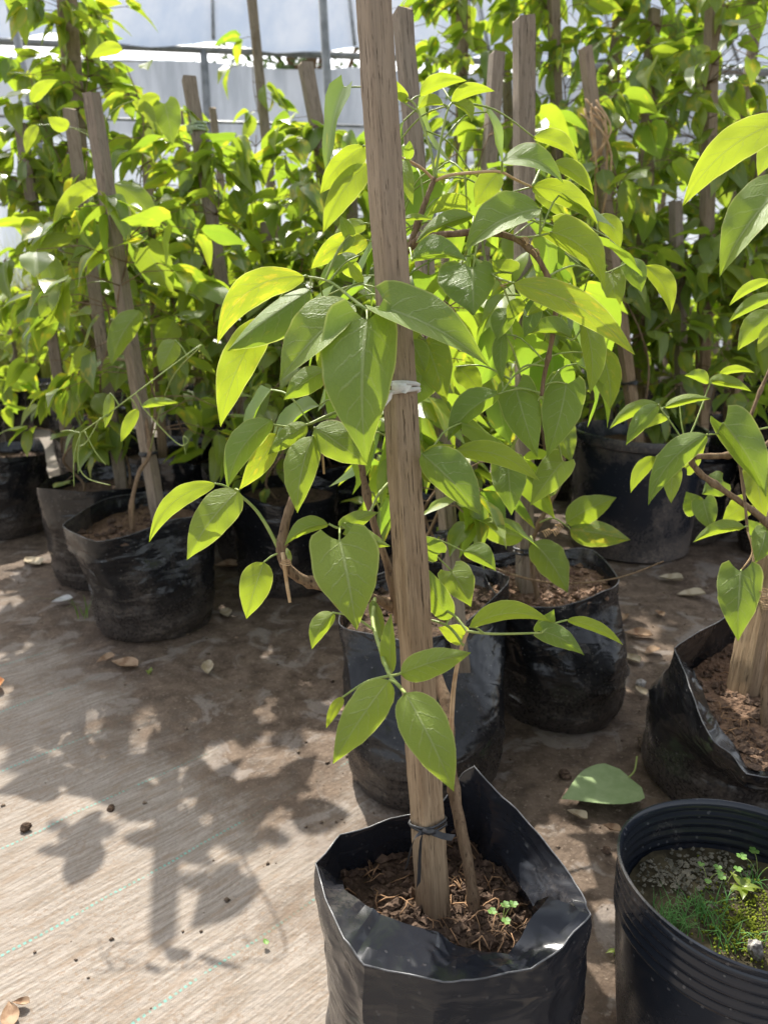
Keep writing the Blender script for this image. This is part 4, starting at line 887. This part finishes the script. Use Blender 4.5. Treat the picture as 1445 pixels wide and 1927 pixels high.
row_plant((333,212), (360,345), 3.2, .050, 'shaded grey stake behind the stout one with the string', 'vine behind the stout stake with the string', 73, 120, .24)
row_plant((400,205), (428,440), 4.2, .043, 'thin far stake in front of the pale wall at left', 'far vine in front of the pale wall at left', 74, 50, .22, .1, above=-.3)
row_plant((468,-60), (520,450), 3.9, .050, 'tall thin pole rising out of the picture left of centre', 'sparse vine twining up the tall thin pole', 75, 26, .14, .3)
row_plant((935,103), (921,290), 2.35, .046, 'short grey stake left of the upright grey stake', 'vine on the short grey stake at right of centre', 76, 100, .2, zlo=.3)
row_plant((1436,210), (1385,700), 2.9, .05, 'brown stake near the right edge, behind the big leaves', 'dense vine near the right edge behind the big leaves', 77, 150, .24, mat='wood')
row_plant((1228,20), (1222,170), 3.3, .055, 'tall brown post at the upper right among the vines', 'tall vine at the upper right', 78, 260, .34, .2, mat='wood', above=.25)
row_plant((118,-120), (150,330), 3.1, .085, 'thick post wrapped in hanging leaves at the upper left', 'dense hanging vine column at the upper left', 79, 222, .24, .5, mat='wood', y=(.2, .85), above=.02)
row_plant((275,270), (283,420), 3.0, .042, 'short brown stake between the left stakes', 'vine on the short brown stake at left', 80, 110, .24, mat='wood')
row_plant((870,-80), (868,200), 3.6, .05, 'dark thin post at upper centre right', 'tall bright vine at upper centre right', 81, 260, .36, .35, mat='wood', above=.2)
row_plant((1040,-60), (1046,200), 3.4, .05, 'hidden post behind the brown leaning stake', 'tall bright vine behind the brown leaning stake', 82, 260, .36, .3, mat='wood', above=.2)
row_plant((1340,20), (1335,200), 3.0, .05, 'hidden post in the foliage at the upper right', 'bright bushy vine at the upper right corner', 83, 260, .36, .25, mat='wood', above=.2)
row_plant((1120,330), (1128,500), 3.1, .045, 'hidden stake in the right hand foliage', 'mid height vine behind the big smooth pot', 84, 170, .32, .12)
row_plant((1270,380), (1275,520), 2.85, .045, 'hidden stake behind the big leaves at right', 'dark leaved vine behind the big leaves at right', 85, 160, .30, .12, y=(.1, .6))
row_plant((660,330), (668,500), 3.1, .045, 'hidden stake behind the foreground stake', 'vine behind the foreground stake', 86, 150, .28, .15)
row_plant((500,420), (508,560), 2.7, .045, 'low stake hidden in the foliage at left of centre', 'low bushy vine at left of centre', 87, 150, .26, .12, blabel='bag under the low bushy vine at left of centre')
row_plant((840,430), (846,560), 2.5, .045, 'low stake hidden behind the right branch', 'low vine behind the right hand branch', 88, 150, .26, .12)
for i, (px, py, Y, n_, lab) in enumerate(((235,120,2.75,95,'tall leafy vine between the leaning and the stout stake'),(75,150,2.95,95,'tall leafy vine at the left edge before the shade house'),(470,255,3.0,90,'leafy vine at the foot of the tall thin pole'),(610,240,3.1,90,'leafy vine before the shade house beside the foreground stake'),(335,185,3.35,90,'leafy vine rising behind the stout stake'),(545,330,2.6,80,'bushy vine left of the foreground stake'))):
    tp = PY(px, py, Y); bs_ = Vector((tp.x+.12, Y, .25)); rnd_bag('black bag under the '+lab, (bs_.x, bs_.y), .15, .29, 810+i, crumbs=0); bg_vine(bs_, tp, n_, .24, 820+i, lab, None, .2, (.07, .12), (.25, .85), (0, .35), above=.0)
# farther rows, nothing tells these apart
rr = random.Random(99); k_ = 0
for Y, xs_ in ((3.6, (-1.9, -1.35, -.85, -.4, .1, .55, 1.0, 1.45, 1.9)), (4.4, (-2.3, -1.7, -1.1, -.5, .1, .7, 1.3, 1.9, 2.4)), (5.3, (-2.6, -1.9, -1.2, -.5, .25, 1.0, 1.8, 2.6))):
    for x in xs_:
        x += rr.uniform(-.12, .12); yy = Y+rr.uniform(-.15, .15); right = x > .15; k_ += 1
        hgt = rr.uniform(1.5, 2.1) if right else rr.uniform(.85, 1.2)
        top = Vector((x-rr.uniform(.0, .18), yy+rr.uniform(-.05, .05), hgt))
        wh = {3.6: 'first', 4.4: 'second', 5.3: 'third'}[Y]+' of the far rows, '+('right' if right else 'left')+' of the foreground stake'
        stake((x, yy, .2), top, .045, 'grey stake in the '+wh, 'grey_wood', rr.uniform(0, 40), 200+k_, SL, n=12)
        rnd_bag('black grow bag in the '+wh, (x, yy), .16, .3, 300+k_, crumbs=0, group=BL)
        bg_vine((x, yy, .27), top, 95 if right else 60, .32, 400+k_, 'blurred leafy vine in the '+wh, GL, .08, (.085, .14), (.15, .75) if right else (.3, .95), (0, .45))
# low foliage between near bags
for i, (x, y_, h_, n_, lab) in enumerate(((c4[0]-.08, c4[1]-.02, .62, 30, 'low leafy shoot at the rim of the half hidden left bag'), (c6[0]-.03, c6[1]-.03, .7, 34, 'small shaded vine in the bag behind the arching branch'), (c5[0]-.1, c5[1]+.15, .8, 40, 'low bright vine at the left edge'), (.05, 2.05, .85, 50, 'low vine between the foreground stake and the big pot'), (c1[0]+.04, c1[1]+.45, .8, 40, 'low vine behind the dusty middle bag'))):
    bg_vine((x, y_, .25), (x+.03, y_+.03, h_), n_, .13, 600+i, lab, None, .1, (.06, .10), (.3, .9), above=.05)
rnd_bag('black bag just left of the big smooth pot, in shade', (.05, 2.05), .15, .29, 71, crumbs=20); rnd_bag('black bag in shade behind the dusty middle bag', (c1[0]+.04, c1[1]+.45), .14, .29, 72, crumbs=20)
rnd_bag('upright black bag at the far left edge', tuple(G(0, 835).xy+Vector((-.05, .15))), .19, .36, 73); pot('small clear rimmed black pot at far left', tuple(G(85, 800).xy), .16, .28, 'film', 0, None, 5, .85)
rnd_bag('tall black bag left of the thick leaning post', (G(1505, 1062).x, G(1505, 1062).y+.14), .15, .33, 74, crumbs=10); pot('brown round pot seen through the right hand foliage', tuple(PY(1308, 545, 4.9).xy), .17, .72, 'clay', 0, None, 7, .8)
for i, (px, py) in enumerate(((1290, 800), (1400, 790), (1440, 850))):
    g = G(px, py); pot(('black pot behind the shoots of the right vine', 'black pot near the right edge behind the vine', 'second black pot at the right edge')[i], (g.x, g.y), .19, .30, 'film', 0, None, 20+i, .86)

# ------------------------------------------------------------------ fallen leaves and litter on the ground
def flat_leaf(px, py, L, ang, mat, label, name='dry_leaf', curl=.35, wid=.3, z=.006, seed=0, cat='dry leaf', group=None, s='o'):
    rr = random.Random(seed+int(px)); nv, nu = 10, 4; pv, pw = SH[s]; vv = []; uvs = []
    for i in range(nv+1):
        v = i/nv; wv = float(np.interp(v, pv, pw))
        for q_ in range(-nu, nu+1):
            u = q_/nu; zz = curl*L*(.25*u*u*wv+.18*(v-.5)**2*2)+.04*L*noise.noise((v*3, u*2, px))*curl*2
            vv.append((wid*wv*u*L*(1-.2*curl*abs(u)), (v-.5)*L, zz)); uvs.append((.5+.5*u, v))
    me = mesh('blade', vv, leaf_grid(nv, nu)); add_uv(me, uvs); g = G(px, py, z); o = link(name, me, M[mat]); o.location = g; o.rotation_euler = (rr.uniform(-.08, .08), rr.uniform(-.1, .1), ang)
    tag(o, label, cat, group); o.color = (.25, .2, .1, 1); return o
fl = flat_leaf(1122, 1484, .150, R_(112), 'leaf_under', 'fallen green leaf lying upside down between the bags', 'fallen_leaf', .035, .40, .024, cat='leaf', s='h')
fl.color = (.12, .2, .0, 1)
mb = MB(); mb.tube(spline([(0, -.070, .004), (.006, -.088, .010), (.030, -.112, .018)], 4), .0015, 6); mb2 = mesh('stalk', mb.v, mb.f); link('stalk', mb2, M['green_stem'], fl)
dl = [(-8,1290,.09,.5,'orange_leaf','orange fallen leaf cut by the left edge'),(62,1058,.12,.9,'pale_leaf','large pale curled leaf beside the left edge bag'),(392,1258,.075,.2,'pale_leaf','pale upright dry leaf before the left bags'),(235,1250,.09,1.3,'dry_leaf','pinkish brown dry leaf before the front left bag'),(200,1240,.06,2.4,'dry_leaf','small crumpled dry leaf by the front left bag'),
      (425,1155,.08,.4,'pale_leaf','tan dry leaf in the shade under the arching branch'),(470,1145,.06,-.6,'dry_leaf','pink brown dry leaf in the shade under the branch'),(430,1065,.12,1.6,'dry_leaf','long brown leaf between the left bags'),(640,1335,.05,1.2,'dry_leaf','small dry leaf left of the dusty middle bag'),
      (1200,1195,.09,1.4,'dry_leaf','brown dry leaf right of the bag of reddish soil'),(1262,1090,.09,1.2,'pale_leaf','pale dry leaf before the big smooth pot'),(1300,1120,.10,1.5,'pale_leaf','broad pale leaf between big pot and thick post'),(1185,1240,.07,.7,'pale_leaf','cream dry leaf in the sun beside the bag of reddish soil'),(1205,1300,.05,.3,'pale_leaf','cream leaf scrap in the patch of sunlight'),
      (1225,1225,.06,2.1,'dry_leaf','crumpled brown leaf before the slumped bag'),(1085,1535,.045,1.0,'pale_leaf','small pale leaf scrap below the fallen green leaf'),(1170,1165,.07,2.6,'dry_leaf','dry brown leaf near the corner of the reddish bag'),(1240,1155,.05,.2,'dry_leaf','small dry leaf in the shade of the big pot'),(20,1910,.05,.5,'dry_leaf','brown leaf scrap at the bottom left corner'),(40,1888,.03,1.5,'dry_leaf','tiny brown scrap at the bottom left corner'),
      (1150,1560,.04,.9,'dry_leaf','small brown scrap between nearest bag and ribbed pot'),(350,1120,.06,.9,'dry_leaf','dry leaf scrap at the foot of the front left bag')]
for i, (px, py, L, an, mt, lb) in enumerate(dl): flat_leaf(px, py, L*.82, an, mt, lb, curl=random.Random(i).uniform(.4, 1.0), seed=i)
flat_leaf(500, 1772, .012, .6, 'sprout', 'tiny bright green leaf bit lying on the cloth', 'leaf_bit', .5, .35, .004, cat='leaf')
flat_leaf(118, 1130, .06, 2.2, 'white_tie', 'crumpled whitish scrap beside the front left bag', 'plastic_scrap', .5, .3, .006, cat='scrap')
rr = random.Random(17)
for i, (px, py, r, mt, lb) in enumerate(((1063,1457,.012,'crumb','reddish soil clod beside the fallen green leaf'),(50,1556,.010,'soil','dark soil clod on the pale cloth at left'),(208,1522,.008,'soil','dark clod at the top of the leaf shadow'),(1213,1395,.018,'litter','brown clod at the foot of the slumped bag'),(1205,1285,.012,'stone','pale pebble in the patch of sunlight'),(1140,1600,.007,'crumb','small clod between nearest bag and ribbed pot'))):
    mb = MB(); c = G(px, py, r*.5); bm = bmesh.new(); bmesh.ops.create_icosphere(bm, subdivisions=2, radius=r)
    for v in bm.verts: v.co *= 1+.5*noise.noise(v.co*90+Vector((i, 0, 0))); v.co.z *= .7
    me = bpy.data.meshes.new('clod'); bm.to_mesh(me); bm.free(); o = link('soil_clod', me, M[mt]); o.location = c; tag(o, lb, 'clod')
mb = MB(); mb.tube(spline([P(880,1048,1.42), P(960,1080,1.43), P(1050,1098,1.42), P(1160,1088,1.40), P(1248,1056,1.38)], 6), [.0030-.0018*i/24 for i in range(25)], 6, True, .1)
tag(mb.build('bare_twig', M['bark'], None, P(880, 1048, 1.42)), 'thin bare twig lying across the rim of the reddish bag', 'twig')
mb = MB(); rr = random.Random(4)
g = G(155, 1160)
for i in range(9): blade(mb, g+Vector((rr.uniform(-.02, .05), rr.uniform(-.02, .02), 0)), rr.uniform(0, 6.28), rr.uniform(.06, .12), .0018, rr.uniform(.4, 1.2))
tag(mb.build('grass_sprout', M['grass'], None, g), 'few thin grass blades beside the front left bag', 'grass sprout')

# ------------------------------------------------------------------ far grass, shade house, trees
mb = MB(); rr = random.Random(6)
for i in range(9000):
    x = rr.uniform(-6.0, 1.0); y_ = rr.uniform(5.5, 8.0)
    if x > -1.5 and rr.random() < .6: continue
    blade(mb, Vector((x, y_, 0)), rr.uniform(0, 6.28), rr.uniform(.5, 1.45), .006, rr.uniform(.1, .6))
tag(mb.build('tall_grass', M['dry_grass']), 'sunlit yellow green tall grass behind the left rows', 'grass', kind='stuff')
E0 = Vector((-2.86, 7.9, 0)); ex = Vector((2.64, .40, 0)).normalized(); back = Vector((-ex.y, ex.x, 0)); EZ = .9+7.9*.255
sh = empty('shade_house', E0); tag(sh, 'long low shade house with shiny plastic roof and grey film wall', 'shade house')
def sheet(name, mat, s0, s1, f, nu, nv):
    vv = []; ff = []
    for j in range(nv+1):
        for i in range(nu+1): vv.append(f(s0+(s1-s0)*i/nu, j/nv))
    for j in range(nv):
        for i in range(nu): a_ = j*(nu+1)+i; ff.append((a_, a_+1, a_+nu+2, a_+nu+1))
    me = mesh(name, [Vector(v)-E0 for v in vv], ff); return link(name, me, M[mat], sh)
sheet('roof_film', 'plastic_roof', -7, 12, lambda s, t: E0+ex*s+back*(3.6*t-.1)+Vector((0, 0, EZ+.06+3.1*math.sin(t*1.45)-.07*abs(math.sin(math.pi*s/1.3))+.05*noise.noise((s*.7, t*6, 1))+.035*noise.noise((s*2.6, t*7+s*1.5, 2)))), 150, 30)
sheet('wall_film', 'plastic_wall', -7, 12, lambda s, t: E0+ex*s+back*(.08+.10*noise.noise((s*1.3, t*2, 5))+.05*noise.noise((s*6+t*1.2, t*.9, 8))-.04*abs(math.sin(math.pi*s/2.2)))+Vector((0, 0, (EZ-.10)*t+.03*noise.noise((s*.8, 0, 3))*t)), 200, 24)
mb = MB(); mb.tube([E0+ex*-7+Vector((0, 0, EZ)), E0+ex*12+Vector((0, 0, EZ))], .030, 10); o = mb.build('eave_pipe', M['steel'], sh)
for s_ in (-5.4, -3.2, -1.0, 1.2, 3.4, 5.6, 7.8, 10): MB().tube([E0+ex*s_, E0+ex*s_+Vector((0, 0, EZ))], .035, 8).build('post', M['steel'], sh)
for j in range(4):
    t = (.25, .5, .75, 1.0)[j]; MB().tube([E0+ex*-7+back*3.6*t+Vector((0, 0, EZ+3.1*math.sin(t*1.45))), E0+ex*12+back*3.6*t+Vector((0, 0, EZ+3.1*math.sin(t*1.45)))], .02, 6).build('purlin', M['steel'], sh)
for k in range(15):                                     # hoops carrying the roof film, laths clamping the wall film
    s_ = -6.5+1.3*k; MB().tube([E0+ex*s_+back*(3.6*t-.1)+Vector((0, 0, EZ+.075+3.1*math.sin(t*1.45))) for t in [i/12 for i in range(13)]], .016, 6).build('hoop', M['steel'], sh)
for z_ in (.75, 1.55, 2.3): MB().tube([E0+ex*-7+back*-.06+Vector((0, 0, z_)), E0+ex*12+back*-.06+Vector((0, 0, z_))], .014, 6).build('lath', M['steel'], sh)
for k, (p1, p2, lab) in enumerate((((607, 0), (622, 240), 'thin dark metal pole standing left of the foreground stake'), ((45, 130), (72, 260), 'thin grey metal pole at the upper left'))):
    a_, b_ = plane_line(p1, p2, 5.6, 0.0); mb = MB(); mb.tube([a_, b_+(b_-a_)*.3], .028, 8); tag(mb.build('metal_pole', M['steel'], None, a_), lab, 'pole')
def tree(x, y_, h_, R, seed, label):
    rr = random.Random(seed); root = empty('background_tree', (x, y_, 0)); tag(root, label, 'tree'); mb = MB()
    mb.tube([(x, y_, 0), (x+.1, y_, h_*.35), (x-.05, y_+.1, h_*.7), (x, y_, h_*.9)], [.22, .18, .12, .04], 9)
    cl = []
    for i in range(16):
        a_ = rr.uniform(0, 6.28); rd = R*rr.uniform(.2, .85); z_ = h_*rr.uniform(.42, 1.0); c = Vector((x+math.cos(a_)*rd, y_+math.sin(a_)*rd, z_)); cl.append((c, R*rr.uniform(.28, .5))); mb.tube([(x, y_, h_*rr.uniform(.3, .7)), Vector((x, y_, z_)).lerp(c, .5), c], [.07, .04, .015], 5)
    mb.build('trunk', M['bark'], root); lv = MB()
    for c, r in cl:
        for i in range(330):
            d = Vector((rr.gauss(0, 1), rr.gauss(0, 1), rr.gauss(0, 1))).normalized()*r*rr.random()**.4; p = c+d; u = Vector((rr.gauss(0, 1), rr.gauss(0, 1), rr.gauss(0, .6))).normalized(); v_ = u.orthogonal().normalized(); L = rr.uniform(.12, .24); b0 = len(lv.v)
            lv.v += [p, p+u*L*.5+v_*L*.25, p+u*L, p+u*L*.5-v_*L*.25]; lv.f.append((b0, b0+1, b0+2, b0+3))
    tag(lv.build('crown', M['crown'], root, None, False), kind='stuff')
tree(-1.5, 17, 7.5, 3.0, 1, 'dark tree behind the shade house left of centre'); tree(3.8, 16, 8.0, 3.2, 2, 'dark tree behind the shade house at right'); tree(8.5, 17, 8.0, 3.4, 4, 'dark tree behind the shade house at far right')
